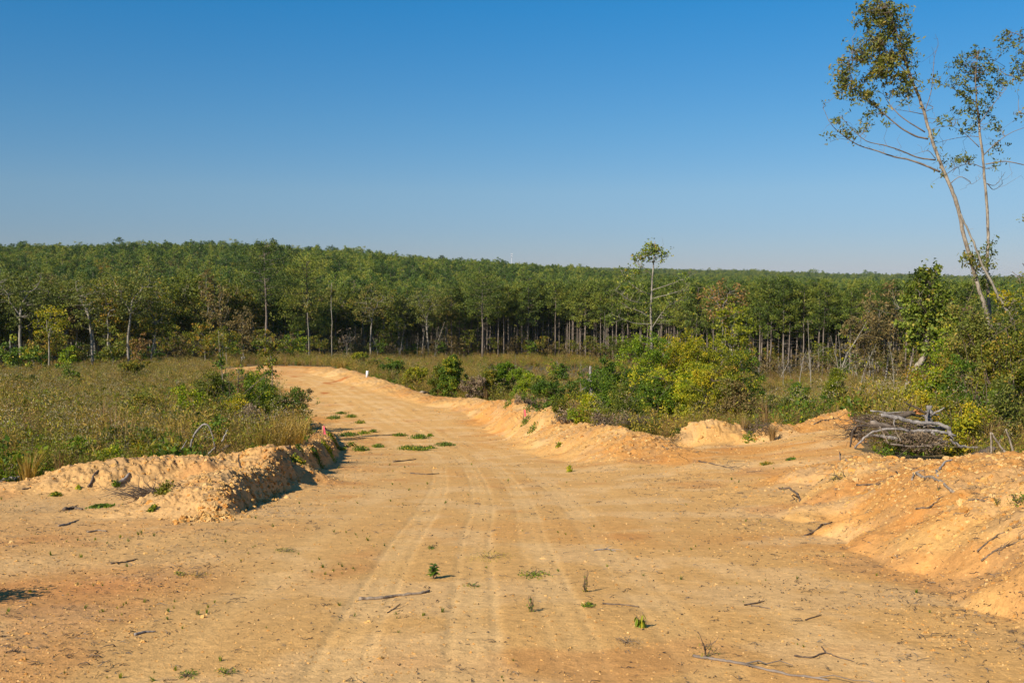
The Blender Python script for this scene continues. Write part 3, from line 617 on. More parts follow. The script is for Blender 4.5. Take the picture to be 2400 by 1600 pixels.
# -- brown, nearly bare saplings on the right in front of the pines, and thin pale stems
def skinny(name, label, pts, Y, r0, bark='pale', side=14, leafm='brown', nleaf=4, spread=1.0, group=None, cat='sapling', seed=None, lsz=.09, yj=0):
    P = np.array([at(a, b, Y) for a, b in pts]); base_ = P[0].copy(); base_[2] = min(base_[2], gz(base_[0], base_[1])) - .1; P[0] = base_
    r = thing(name, label, cat, tuple(P[0]), group); tb = MB(); lb = MB()
    n = len(P) * 3; t = np.linspace(0, len(P) - 1, n); Q = np.stack([np.interp(t, np.arange(len(P)), P[:, j]) for j in range(3)], 1); Q[1:-1] += rng.normal(size=(n - 2, 3)) * r0 * .3
    H = np.linalg.norm(P[-1] - P[0]); tb.tube(Q, np.linspace(r0, r0 * .25, n), 5)
    for k in range(side):
        f = .25 + .72 * rng.random(); i = int(f * (n - 1)); az = rng.random() * 6.28; L = H * (.08 + .22 * rng.random()) * spread * (1.2 - f)
        e = Q[i] + np.array((math.cos(az), math.sin(az), .5 + .5 * rng.random())) * L
        c_ = curve(Q[i], e, -.05, 5, .3); tb.tube(c_, np.linspace(r0 * .35 * (1.2 - f), .006, 5), 3, cap=False)
        for m in range(3):
            j = int(rng.integers(2, 5)); e2 = c_[j] + rng.normal(size=3) * L * .3; tb.tube(curve(c_[j], e2, 0, 3, .3), np.linspace(.008, .004, 3), 3, cap=False)
            if nleaf: clump(lb, e2, .12 * H / 4, nleaf, lsz)
    tb.build('trunk', M[bark], r, smooth=True)
    if nleaf: lb.build('crown', M[leafm], r)
    return r

# ------------------------------------------------------------------ near ground helpers
def hit(u, v, y0=4.5, y1=140):
    """where the line of sight through a photo point meets the ground"""
    ys_ = np.exp(np.linspace(math.log(y0), math.log(y1), 900)); p = np.array([at(u, v, 1.0)]); p0 = np.array((0, 0, EYE)); d_ = p[0] - p0
    P = p0 + d_[None] * ys_[:, None]; g_ = ground_z(P[:, 0], P[:, 1]); k = np.argmax(P[:, 2] < g_)
    if k == 0: k = len(ys_) - 1
    return np.array((P[k, 0], P[k, 1], g_[k]))

# ------------------------------------------------------------------ weed fields
def herb(h, w, n, lsz, asp, stems=9, seed=0, seedn=0, lean=.18, top=.35, matl='weedg', low=False):
    """a clump of stems with fine leaves and, on some, pale seed heads"""
    sb = MB(); lb = MB(); sdb = MB()
    for k in range(stems):
        az = rng.random() * 6.28; r0 = w * .25 * rng.random() ** .5; hh = h * (.65 + .4 * rng.random())
        p0 = np.array((math.cos(az) * r0, math.sin(az) * r0, -.05)); e = p0 + np.array((math.cos(az) * w * .4 * rng.random(), math.sin(az) * w * .4 * rng.random(), hh)) + np.append(rng.normal(size=2) * h * lean * .4, 0)
        c_ = curve(p0, e, 0, 4, .1); sb.tube(c_, np.linspace(.006, .0025, 4), 3, rng.random(), cap=False)
        m = n // stems; f = (rng.random(m) ** (.7 if not low else 1.0)); P = p0 + (e - p0) * f[:, None] + rng.normal(size=(m, 3)) * np.array((w * .10, w * .10, h * .035))
        D = (e - p0)[None] * .4 + rng.normal(size=(m, 3)) * h * .35
        lb.leaves(P, lsz * (.6 + .8 * rng.random(m)), np.clip(.5 + rng.normal(size=m) * .2, 0, 1), asp, D=D)
        if seedn and rng.random() < .5:
            P = e + rng.normal(size=(seedn, 3)) * np.array((.09, .09, .045)); sdb.leaves(P, .010 + .012 * rng.random(seedn), None, .6)
    parts = [(sb, 'stem'), (lb, matl)]
    if sdb.n: parts.append((sdb, 'seed'))
    return join_free('herb', parts)
def grass(h, w, n, mat='sedge', wid=.006):
    lb = MB(); az = rng.random(n) * 6.28; r0 = w * .2 * rng.random(n) ** .5; hh = h * (.5 + .6 * rng.random(n)); o = w * .55 * rng.random(n)
    b = np.stack([np.cos(az) * r0, np.sin(az) * r0, np.full(n, -.03)], 1); m_ = b + np.stack([np.cos(az) * o * .35, np.sin(az) * o * .35, hh * .6], 1); e = b + np.stack([np.cos(az) * o, np.sin(az) * o, hh], 1)
    sd = np.stack([-np.sin(az), np.cos(az), 0 * az], 1) * wid
    V = np.stack([b - sd, b + sd, m_ + sd * .8, m_ - sd * .8, e + sd * .15, e - sd * .15], 1).reshape(-1, 3); i = np.arange(n)[:, None] * 6
    q = np.concatenate([i + [0, 1, 2, 3], i + [3, 2, 4, 5]]); lb.add(V, q, None, np.repeat(rng.random(n), 6)); return lb
fk = [herb(1.15, .9, 230, .045, .22, seedn=0, matl='weedg'), herb(1.0, .8, 240, .05, .2, matl='weed', seedn=0), herb(1.25, .8, 230, .045, .22, matl='weed', seedn=9), herb(.9, .9, 240, .045, .35, matl='weedg'),
      herb(.75, .9, 200, .05, .5, matl='hard'), herb(.95, .8, 220, .042, .2, matl='purple', seedn=0), herb(.6, .9, 190, .05, .55, matl='green'), join_free('sedge_tuft', [(grass(1.0, .8, 90), 'sedge')]), join_free('grass_tuft', [(grass(.8, .9, 110, wid=.009), 'weed')]),
      herb(1.1, .9, 120, .04, .3, matl='weedg', seedn=22), herb(.5, 1.1, 170, .055, .6, matl='lime', low=True), join_free('brown_stalks', [(grass(1.1, .6, 40, wid=.007), 'purple')])]
for k, o in enumerate(fk): o.name = 'herb_%02d' % k
def field(y0, y1, sp_, wmax=.70):
    X = []; Y = []; y = y0
    while y < y1:
        s_ = sp_ * (1 + .012 * (y - 22)); n = int(2 * wmax * y / s_); X.append(np.linspace(-wmax * y, wmax * y, n) + rng.normal(size=n) * s_ * .4); Y.append(y + rng.normal(size=n) * s_ * .4); y += s_
    return np.concatenate(X), np.concatenate(Y)
X, Y = field(12, 215, .40); U = X / Y * F + 1200
ok = ~is_dirt(X + .25 * fbm(X, Y, 1.5, 2, 41), Y) & (Y < edge_y(U) + 14) & ~((Y < 20) & (U < 1500)) & ~((U > 1990) & (Y < 25.5) & (U < 2300)) & ~((U > 1990) & (Y < 21) & (U < 2450))
far_gap = (np.abs(U - 1330) < 190) & (Y > 118) & (Y < 160); ok &= ~(far_gap & (rng.random(len(X)) < .55))
behind = (U > 2000) & (Y < 20.5); ok &= ~(behind & (rng.random(len(X)) < .8))
X, Y, U = X[ok], Y[ok], U[ok]
a1 = fbm(X, Y, 7, 3, 500); a2 = fbm(X, Y, 2.2, 2, 510); q = rng.random(len(X))
wts = np.zeros((len(X), 12))
L_ = (U < 720) & (Y < 125)
wts[:] = (2.2, 2.4, 1.6, 1.6, .9, 1.0, .5, .5, 1.6, .8, .3, .5)
wts[L_] = (2.4, 3.2, 2.4, 1.2, .6, 1.2, .35, .4, 1.6, 2.2, .15, .5)
Rr = (U > 1650); wts[Rr] = (2.0, 2.2, 1.0, 1.8, 1.2, 1.8, .8, 1.2, 1.6, 1.2, .5, 1.4)
wts[:, 1] *= np.exp(3.2 * a1); wts[:, 9] *= np.exp(3.2 * fbm(X, Y, 4, 2, 520)); wts[:, 6] *= np.exp(3.5 * a2); wts[:, 4] *= np.exp(4.0 * fbm(X, Y, 5, 2, 560)); wts[:, 0] *= np.exp(-1.6 * a1); wts[:, 5] *= np.exp(3 * fbm(X, Y, 6, 2, 530)); wts[:, 10] *= np.exp(4 * fbm(X, Y, 3, 2, 540)); wts[:, 7] *= np.exp(3 * fbm(X, Y, 5, 2, 550))
wts[far_gap[ok]] = (.2, 1.0, .2, .2, .1, 1.5, 0, 1.5, 3.5, .1, 0, .6)
edge_l = (U < 620) & (Y < 26.5); wts[edge_l, 10] += 9; wts[edge_l, 4] += 3; wts[edge_l, 6] += 3
cw_ = np.cumsum(wts, 1); idx = (cw_ < (q * cw_[:, -1])[:, None]).sum(1)
scl = (.55 + .62 * rng.random(len(X))) * (1 + .7 * a2 + .3 * a1) * np.where(Y > 60, 1.15, 1) * np.where(edge_l, .75, 1) * np.where((U > 2000) & (Y < 21), .5, 1) * np.where(far_gap[ok], .55, 1)
scatter('weeds', X, Y, fk, np.clip(scl, .3, 1.6), idx, tilt=.10)
print('weeds', len(X))
k = (rng.random(len(X)) < .35 * np.clip(fbm(X, Y, 5, 3, 570) + .12, 0, 1) * (Y < 120)) & ~far_gap[ok][:len(X)]
kinds = np.array([0, 2, 3, 4, 9, 6, 4, 10]); ci_ = np.clip(((fbm(X[k], Y[k], 4, 2, 580) + .5) * 8).astype(int), 0, 7)
scatter('tall_weeds', X[k], Y[k], fk, 1.25 + .75 * rng.random(k.sum()), kinds[ci_], tilt=.12)

# ------------------------------------------------------------------ bushes
def make_bush(w, h, leafm, leaf=.055, dens=1.0, asp=.55, d=None):
    tb = MB(); lb = MB(); sk = []; d = d or min(w, 2.6)
    for k in range(7):
        e = np.array((rng.normal() * w * .2, rng.normal() * d * .2, h * (.5 + .42 * rng.random())))
        c_ = curve((rng.normal() * w * .12, rng.normal() * .12, -.1), e, -.05, 7, .3); tb.tube(c_, np.linspace(.012 + .006 * h, .006, 7), 4, cap=False); sk.append(c_)
    S = np.concatenate(sk); lob = [(rng.normal() * w * .21, rng.normal() * d * .2, h * (.3 + .55 * rng.random() ** .8), .16 + .14 * rng.random(), rng.random()) for _ in range(8)]
    n = int(np.clip(24 + 18 * w * h, 28, 230) * dens)
    for k in range(n):
        l = lob[int(rng.integers(0, 8))]
        if rng.random() < .38: c_ = np.array((rng.normal() * w * .22, rng.normal() * d * .22, h * .6 * rng.random())); tt = rng.random()
        else: c_ = np.array(l[:3]) + ball(1)[0] * np.array((w * l[3], d * l[3], h * l[3] * .9)); tt = np.clip(l[4] + rng.normal() * .2, 0, 1)
        c_[2] = min(max(c_[2], .06 * h), h * 1.02); s0 = S[np.argmin(np.linalg.norm(S - c_, axis=1) + np.maximum(S[:, 2] - c_[2], 0))]
        if rng.random() < .5: tb.tube(curve(s0, c_, 0, 3, .2), np.linspace(.009, .003, 3), 3, cap=False)
        clump(lb, c_, (.17 + .05 * h ** .5) * (.6 + .7 * rng.random()), int(66 * (.4 + rng.random()) * (1 if leafm != 'dead' else .5)), leaf, tt, asp, .8)
    for k in range(6):                                    # wands that stick out of the outline
        s0 = S[int(rng.integers(0, len(S)))]; e = s0 + np.array((rng.normal() * w * .3, rng.normal() * .3, h * .35 * rng.random() + .2)); tb.tube(curve(s0, e, -.1, 5, .3), np.linspace(.009, .003, 5), 3, cap=False); clump(lb, e, .1, 9, leaf, None, asp)
    return tb, lb
KINDS = ('green', 'lime', 'yel', 'hard', 'oak', 'brown', 'dead')
def bush(u, vtop, wpx, Y, kind, label, group=None, name='bush'):
    x = ux(u, Y); z = gz(x, Y); H = max(at(u, vtop, Y)[2] - z, .25) * (1.2 if Y > 40 else 1.05); W = wpx / F * Y * (1.3 if 1285 < u < 1760 and Y > 40 else 1)
    tb, lb = make_bush(W, H, kind, leaf=.025 + .0005 * Y); r = thing(name, label, 'bush', (0, 0, 0), group)
    tb.build('stems', M['twig'], r); lb.build('foliage', M[kind], r); r.location = (x, Y, z - .05)
    return r
BL = [
 (1300, 905, 110, 53, 'green', 'green bush with a few reddish leaves on the back of the middle dirt berm'),
 (1348, 925, 90, 49, 'hard', 'low olive bush at the foot of the grey snag on the middle berm'),
 (1430, 846, 120, 52, 'green', 'tall dark green bush right of the grey broken snag'),
 (1462, 880, 110, 49, 'green', 'dark green bush with shiny leaves in front of the tall dark green one'),
 (1515, 812, 150, 54, 'lime', 'bright green bush around the foot of the lone tall sapling'),
 (1585, 784, 170, 57, 'yel', 'largest yellow green bush, right of the lone tall sapling'),
 (1640, 806, 150, 55, 'yel', 'yellowing bush with arching bare twigs beside the largest yellow green bush'),
 (1600, 880, 130, 47, 'lime', 'bright leafy bush just behind the rounded dirt mound'),
 (1545, 895, 120, 47, 'green', 'mid green bush between the snag bushes and the rounded mound'),
 (1668, 880, 110, 45, 'yel', 'bush full of small yellow leaves above the top of the rounded mound'),
 (1712, 850, 100, 54, 'hard', 'olive bush with white seed heads right of the rounded mound'),
 (1745, 838, 100, 62, 'green', 'green bush at the foot of the white trunked yellow green tree'),
 (1395, 930, 90, 43.5, 'lime', 'small bright bush at the top of the berm near a tan grass tuft'),
 (1480, 925, 110, 42, 'hard', 'low tangled bush behind the roots on the berm top'),
 (1725, 905, 90, 44, 'brown', 'brownish green bush at the right foot of the rounded mound'),
 (1240, 930, 60, 63, 'dead', 'dry grey brush at the far end of the middle berm'),
 (1420, 965, 90, 39, 'dead', 'dry grey brush lying on the middle berm above the dirt'),
 (1340, 958, 70, 46, 'dead', 'dry grey weedy clump on the edge of the middle berm'),
 (1062, 848, 84, 83, 'green', 'dark green rounded bush beside the road in front of the clearing'),
 (1030, 868, 60, 84, 'hard', 'small olive bush left of the dark green roadside bush'),
 (975, 864, 60, 90, 'yel', 'yellowish bush behind the white sign on the right road edge'),
 (915, 846, 60, 104, 'green', 'green bush on the roadside behind the white sign'),
 (875, 842, 66, 112, 'hard', 'olive shrub above the red dirt heap near the white sign'),
 (842, 832, 54, 118, 'yel', 'yellow green shrub at the far end of the dirt road'),
 (1145, 872, 70, 80, 'hard', 'olive bush behind the long fallen log'),
 (1185, 860, 60, 82, 'lime', 'light green bush right behind the long fallen log'),
 (1235, 868, 80, 76, 'lime', 'light green low bush in the clearing behind the berm'),
 (1310, 862, 40, 96, 'green', 'small dark bush alone in the tan clearing'),
 (1110, 890, 60, 79, 'dead', 'dry brown weed clump before the fallen log'),
 (1275, 885, 70, 70, 'oak', 'grey olive bush near the start of the middle berm'),
 (158, 870, 60, 78, 'green', 'green shrub standing out of the tan weeds at left'),
 (60, 885, 60, 70, 'oak', 'grey olive shrub in the weeds near the left edge'),
 (410, 905, 60, 62, 'green', 'green shrub in the middle of the left weed field'),
 (20, 985, 60, 36, 'green', 'dark green weed bush at the left picture edge'),
 (60, 1040, 130, 25.5, 'lime', 'yellow green vine patch behind the log at the left edge'),
 (165, 1035, 130, 25.5, 'lime', 'yellow green vine patch behind the left end of the berm'),
 (265, 1000, 130, 27, 'hard', 'olive vine mound behind the left berm'),
 (320, 990, 110, 28, 'green', 'leafy green vine mound in the weeds, left of the bent branch'),
 (395, 1002, 100, 28, 'green', 'dark green vine heap next to the bent branch'),
 (250, 1045, 110, 25.4, 'lime', 'low bright vine patch in the middle behind the left berm'),
 (345, 1040, 100, 25.8, 'yel', 'low yellowish vine patch behind the berm crest'),
 (440, 920, 70, 46, 'lime', 'yellow green bush left of the dead brown shrub'),
 (465, 985, 80, 30, 'green', 'vine covered thin bush growing within the bent branch'),
 (505, 975, 46, 29.5, 'green', 'narrow vine column right of the bent branch'),
 (500, 880, 100, 50, 'hard', 'olive scrub around the left thin sapling by the road'),
 (555, 890, 110, 48, 'green', 'green scrub around the dead brown shrub'),
 (604, 905, 110, 50, 'lime', 'bright green scrub between the two thin roadside saplings'),
 (655, 925, 110, 50, 'green', 'dark green scrub right of the roadside sapling'),
 (585, 885, 110, 53, 'hard', 'tall olive scrub behind the dead brown shrub'),
 (620, 945, 120, 46, 'hard', 'olive scrub at the base of the roadside sapling'),
 (540, 940, 100, 45, 'yel', 'yellowish scrub in front of the dead brown shrub'),
 (480, 945, 100, 40, 'hard', 'olive scrub in the weeds behind the bent branch'),
 (300, 850, 60, 95, 'hard', 'olive shrub rising from the weeds below the broad oak'),
 (120, 930, 90, 50, 'yel', 'yellowish shrub in the weeds near the left edge'),
 (330, 930, 80, 48, 'hard', 'olive green shrub in the middle of the tan weeds'),
 (690, 975, 60, 48, 'green', 'low dark green scrub at the edge of the road berm'),
 (640, 958, 80, 46, 'dead', 'grey dry brush at the foot of the roadside saplings'),
 (575, 962, 90, 43, 'dead', 'brown dry brush under the dead brown shrub'),
 (690, 925, 50, 58, 'brown', 'brown leafy brush beside the road edge'),
 (2225, 905, 130, 26.5, 'hard', 'olive bush directly behind the brush pile'),
 (2262, 925, 100, 24.5, 'yel', 'bush with yellow leaves right of the brush pile'),
 (2205, 770, 90, 33, 'lime', 'bright yellow green bush left of the vine covered trunks'),
 (2258, 745, 84, 31, 'hard', 'olive green vine mass climbing the leaning trunks'),
 (2300, 690, 110, 30, 'oak', 'grey green vine mass around the tall trunks'),
 (2350, 750, 110, 29, 'hard', 'olive vine mass at the right picture edge, above the tan grass'),
 (2392, 705, 110, 31, 'hard', 'leafy mass cut off by the right picture edge'),
 (2290, 850, 130, 27.5, 'green', 'dark green bush under the vine mass'),
 (2360, 880, 110, 26, 'oak', 'grey green bush with pale leaf backs by the tan grass'),
 (2165, 862, 80, 36, 'hard', 'olive bush between the leaning trunk and the vine mass'),
 (2150, 905, 90, 32, 'yel', 'small yellow green bush behind the stump'),
 (2055, 900, 80, 40, 'hard', 'olive weed bush left of the leaning trunk'),
 (2010, 925, 70, 42, 'yel', 'yellow flowered weed bush behind the side track crest'),
 (1870, 905, 60, 52, 'green', 'green weed bush in the tan field behind the mound'),
 (1960, 880, 70, 60, 'yel', 'yellowish bush at the foot of the thin leaning sapling'),
 (1905, 940, 60, 41, 'green', 'green leafy weed with white flowers behind the side track'),
 (1800, 935, 80, 44, 'oak', 'grey green weed bush behind the root clump'),
 (2060, 840, 70, 80, 'rust', 'x') ,
]
for b in BL:
    if b[4] in KINDS: bush(*b)

# ------------------------------------------------------------------ trees drawn stroke by stroke
def nearest_stem(S, q):
    return S[np.argmin(np.linalg.norm(S - q, axis=1) + np.maximum(S[:, 2] - q[2], 0) * 1.2)]
def stroke_tree(name, label, Y, strokes, zones, bark, leafm, cat='tree', leaf=.08, asp=.4, group=None, yj=.5, twig=.010, smooth=True):
    root = at(*strokes[0][0][0], Y); base_ = np.array(root); base_[2] = min(root[2], gz(root[0], Y)) - .1
    r = thing(name, label, cat, tuple(base_), group); tb = MB(); lb = MB(); lm = MB(); S = []
    for si, (pts, r0, r1) in enumerate(strokes):
        P = np.array([at(a, b, Y) for a, b in pts])
        if si == 0: P[0] = base_
        dy = rng.normal() * yj; P[:, 1] += np.linspace(0, dy, len(P)) if si else 0
        n = max(len(P) * 4, 8); t = np.linspace(0, len(P) - 1, n); i = np.clip(t.astype(int), 0, len(P) - 2); f = t - i
        def cr(j):                                            # Catmull-Rom through the drawn points
            p = P[:, j]; pe = np.concatenate([[2 * p[0] - p[1]], p, [2 * p[-1] - p[-2]]]); a, b, c_, d_ = pe[i], pe[i + 1], pe[i + 2], pe[i + 3]
            return .5 * ((2 * b) + (c_ - a) * f + (2 * a - 5 * b + 4 * c_ - d_) * f * f + (3 * b - a - 3 * c_ + d_) * f ** 3)
        Q = np.stack([cr(0), cr(1), cr(2)], 1); Q[1:-1] += rng.normal(size=(n - 2, 3)) * r0 * .10
        (tb if si == 0 or r0 > .05 else lm).tube(Q, np.linspace(r0, r1, n) * (1 + .05 * rng.normal(size=n)), 8 if r0 > .05 else 4); S.append(Q)
        for k in range(int(len(pts) * 1.2) if r0 < .06 else 2):              # small side twigs
            j = int(rng.integers(n // 3, n)); L = .15 + .45 * rng.random(); e = Q[j] + rng.normal(size=3) * L * .5 + np.array((0, 0, L * .3)); lm.tube(curve(Q[j], e, 0, 4, .5), np.linspace(.006, .003, 4), 3, cap=False)
    S = np.concatenate(S)
    for (u, v, ru, rv, nc, nl) in zones:
        c0 = np.array(at(u, v, Y)); rx = ru / F * Y; rz_ = rv / F * Y
        for k in range(int(nc * (.9 if leafm == 'oak' else 1))):
            o = ball(1)[0]; q = c0 + o * np.array((rx, min(rx, 1.2), rz_)) * 1.08; s0 = nearest_stem(S, q)
            if rng.random() < .8: lm.tube(curve(s0, q, .03, 5, .35), np.linspace(twig, .0035, 5), 3, cap=False)
            clump(lb, q, leaf * 2.7 * (.6 + .8 * rng.random()), int(nl * (.4 + 1.1 * rng.random())), leaf, None, asp, .9)
            if rng.random() < .6: q2 = q + np.clip(rng.normal(size=3), -1.3, 1.3) * leaf * 4; lm.tube(curve(q, q2, 0, 4, .4), np.linspace(.005, .003, 4), 3, cap=False); clump(lb, q2, leaf * 2, int(nl * .3), leaf, None, asp, .9)
    tb.build('trunk', M[bark], r, smooth=smooth)
    if lm.n and lb.n: join_free('crown', [(lm, 'bark' if bark == 'birch' else bark), (lb, leafm)], r)
    return r
stroke_tree('tall_tree', 'tall leaning tree with a mottled trunk and leafy top at the upper right', 32,
 [([(2345, 960), (2338, 900), (2325, 800), (2310, 725), (2293, 670), (2268, 585), (2257, 545), (2244, 482), (2226, 433), (2208, 393), (2190, 344), (2177, 304), (2168, 268), (2157, 237), (2143, 203)], .074, .040),
  ([(2143, 203), (2128, 160), (2105, 105), (2092, 45), (2080, -30)], .040, .012),
  ([(2203, 403), (2170, 388), (2130, 373), (2100, 367), (2060, 353), (2020, 340), (1985, 318), (1955, 290), (1935, 250)], .034, .006),
  ([(2193, 375), (2150, 370), (2110, 355), (2070, 343), (2025, 333), (1990, 305), (1960, 275)], .026, .006),
  ([(2175, 326), (2140, 317), (2105, 295), (2070, 265), (2048, 245), (2020, 215), (2000, 190)], .03, .008),
  ([(2168, 310), (2120, 275), (2092, 240), (2082, 215)], .022, .006), ([(2164, 268), (2130, 266), (2090, 264)], .014, .004),
  ([(2168, 260), (2185, 220), (2195, 180), (2203, 130), (2217, 92), (2214, 68)], .014, .003), ([(2168, 262), (2195, 250), (2196, 240), (2188, 232)], .012, .004),
  ([(2225, 432), (2248, 415), (2270, 424), (2275, 432), (2294, 420)], .014, .004), ([(2218, 408), (2255, 390), (2270, 405)], .012, .004), ([(2193, 372), (2175, 355), (2155, 358)], .014, .005),
  ([(2143, 203), (2120, 170), (2085, 140), (2060, 110)], .026, .006), ([(2128, 160), (2095, 90), (2060, 30)], .03, .006), ([(2000, 190), (1985, 160), (1990, 130)], .012, .005), ([(2143, 203), (2110, 190), (2070, 175)], .02, .006)],
 [(2060, 20, 42, 30, 34, 20), (2085, 45, 46, 30, 40, 20), (2060, 85, 34, 34, 26, 20), (2090, 92, 40, 30, 34, 20), (2030, 45, 28, 16, 9, 14), (2100, 140, 36, 36, 38, 20), (2050, 145, 38, 32, 34, 20), (2010, 125, 30, 22, 17, 18), (2060, 180, 40, 22, 22, 18),
  (1990, 150, 26, 22, 12, 18), (1985, 185, 24, 26, 16, 18), (1985, 215, 28, 26, 16, 20), (2040, 232, 22, 20, 14, 18), (2125, 190, 26, 34, 18, 18), (2130, 215, 24, 14, 9, 14), (2105, 215, 18, 10, 5, 16), (2038, 268, 12, 10, 4, 14), (2075, 258, 14, 8, 4, 14), (2118, 240, 12, 7, 3, 14), (2082, 290, 12, 6, 2, 12),
  (2022, 293, 12, 8, 4, 14), (1960, 275, 16, 12, 6, 14), (1995, 305, 22, 14, 8, 14), (1948, 325, 12, 12, 3, 14), (1932, 240, 8, 6, 2, 12), (2185, 320, 12, 14, 4, 12), (2190, 182, 14, 16, 4, 12), (2208, 200, 14, 8, 3, 12), (2200, 280, 14, 10, 4, 12), (2225, 290, 12, 6, 2, 10), (2205, 372, 10, 12, 3, 10), (2212, 400, 8, 12, 3, 10), (2275, 605, 26, 18, 14, 18), (2290, 630, 16, 20, 8, 16)],
 'birch', 'oak', leaf=.07, asp=.34)
stroke_tree('tall_tree', 'second tall slim tree with a straight trunk and sparse brownish crown, by the right edge', 33.5,
 [([(2345, 950), (2335, 860), (2325, 780), (2318, 720), (2315, 670), (2313, 625), (2316, 580), (2315, 527), (2312, 469), (2308, 424), (2304, 366), (2297, 321), (2295, 290)], .064, .034),
  ([(2295, 290), (2287, 240), (2282, 185), (2285, 125)], .038, .008), ([(2303, 366), (2320, 345), (2350, 318), (2394, 300)], .018, .006), ([(2310, 385), (2350, 380), (2400, 392), (2440, 400)], .02, .01),
  ([(2312, 430), (2340, 432), (2370, 400)], .014, .004), ([(2314, 430), (2335, 443), (2360, 432), (2372, 422)], .014, .004), ([(2297, 321), (2275, 318), (2230, 325), (2200, 335)], .012, .004), ([(2295, 345), (2262, 310), (2240, 295)], .014, .004), ([(2308, 395), (2275, 385), (2240, 392), (2222, 408)], .014, .005), ([(2295, 290), (2320, 250), (2345, 215)], .018, .005), ([(2287, 240), (2262, 215), (2235, 195)], .016, .005)],
 [(2285, 125, 24, 14, 9, 16), (2255, 145, 24, 20, 12, 16), (2290, 165, 34, 26, 18, 16), (2320, 150, 22, 22, 10, 16), (2250, 190, 24, 20, 10, 16), (2290, 215, 40, 26, 20, 16), (2335, 195, 20, 26, 10, 16), (2300, 262, 36, 22, 16, 16), (2260, 245, 24, 20, 9, 14), (2275, 300, 30, 14, 9, 14), (2330, 300, 22, 20, 8, 14), (2350, 345, 26, 16, 6, 12), (2235, 375, 30, 10, 8, 14), (2270, 372, 16, 10, 6, 14), (2330, 390, 16, 12, 5, 12), (2225, 285, 14, 8, 3, 12), (2218, 155, 8, 6, 2, 10), (2315, 600, 16, 40, 18, 14), (2320, 660, 24, 26, 16, 16)],
 'birch', 'oak', leaf=.058)
stroke_tree('leaning_tree', 'bare pale trunk leaning left across the two tall trees', 31.5,
 [([(2402, 955), (2404, 900), (2402, 850), (2394, 802), (2383, 770), (2362, 730), (2340, 696), (2324, 661), (2302, 620), (2279, 562), (2262, 525), (2250, 500)], .065, .024), ([(2398, 880), (2385, 862), (2375, 850)], .04, .012)],
 [(2350, 690, 22, 20, 12, 16), (2375, 720, 26, 22, 14, 16), (2400, 690, 20, 14, 6, 14)], 'pale', 'yel', leaf=.06)
stroke_tree('bare_branch_tree', 'twiggy tree mostly outside the right picture edge with drooping branches', 31,
 [([(2470, 960), (2475, 700), (2480, 400), (2470, 150), (2450, 30)], .10, .015), ([(2475, 660), (2430, 645), (2395, 640), (2370, 635), (2345, 618)], .03, .008), ([(2372, 636), (2378, 650), (2375, 662)], .01, .004), ([(2470, 150), (2430, 110), (2390, 85), (2360, 75)], .03, .006), ([(2470, 200), (2430, 175), (2390, 170), (2370, 150)], .026, .006), ([(2470, 300), (2430, 275), (2395, 265), (2378, 268)], .02, .005)],
 [(2455, 60, 30, 40, 22, 16), (2475, 140, 36, 40, 24, 16), (2490, 240, 30, 36, 14, 16), (2365, 90, 26, 16, 9, 12), (2350, 110, 20, 10, 5, 12), (2392, 120, 26, 20, 9, 12), (2390, 165, 26, 24, 14, 14), (2375, 190, 18, 14, 6, 12), (2392, 268, 14, 12, 4, 10), (2395, 80, 10, 8, 3, 10), (2380, 650, 14, 12, 3, 8), (2398, 520, 8, 10, 2, 10), (2400, 640, 8, 10, 3, 8)], 'birch', 'oak', leaf=.055)
stroke_tree('tall_sapling', 'lone tall sapling with a thin pale trunk rising above the forest from the middle bushes', 56,
 [([(1530, 960), (1530, 930), (1526, 860), (1527, 800), (1525, 740), (1527, 690), (1530, 640), (1533, 600), (1535, 565)], .10, .018), ([(1526, 690), (1500, 680), (1470, 655), (1455, 630)], .03, .008), ([(1528, 680), (1560, 670), (1600, 655), (1630, 640)], .03, .008), ([(1526, 710), (1480, 705), (1440, 680)], .03, .008),
  ([(1526, 745), (1500, 730), (1470, 720)], .025, .008), ([(1527, 700), (1560, 690), (1590, 680)], .025, .008), ([(1526, 760), (1480, 755), (1430, 735)], .026, .008), ([(1530, 650), (1515, 632), (1500, 622)], .02, .006), ([(1527, 770), (1550, 735), (1570, 715)], .024, .008), ([(1534, 590), (1510, 600), (1485, 608)], .014, .005), ([(1534, 590), (1550, 580), (1560, 572)], .014, .005)],
 [(1532, 575, 20, 14, 12, 15), (1512, 590, 24, 12, 12, 15), (1495, 605, 22, 10, 10, 15), (1545, 588, 20, 14, 12, 15), (1528, 605, 26, 14, 12, 14), (1552, 603, 14, 12, 5, 12), (1470, 640, 30, 16, 9, 15), (1500, 635, 24, 12, 8, 15), (1455, 672, 26, 20, 9, 14), (1490, 680, 30, 22, 9, 13), (1600, 655, 34, 18, 11, 13), (1565, 690, 30, 30, 11, 13), (1610, 690, 24, 26, 9, 14), (1450, 715, 26, 22, 8, 13), (1500, 725, 30, 26, 10, 13), (1440, 745, 22, 12, 4, 12), (1555, 740, 26, 22, 8, 12), (1520, 765, 24, 18, 7, 12), (1480, 800, 26, 20, 7, 12), (1535, 830, 26, 30, 9, 14)],
 'pale', 'fresh', 'sapling', leaf=.065, asp=.6, twig=.014)
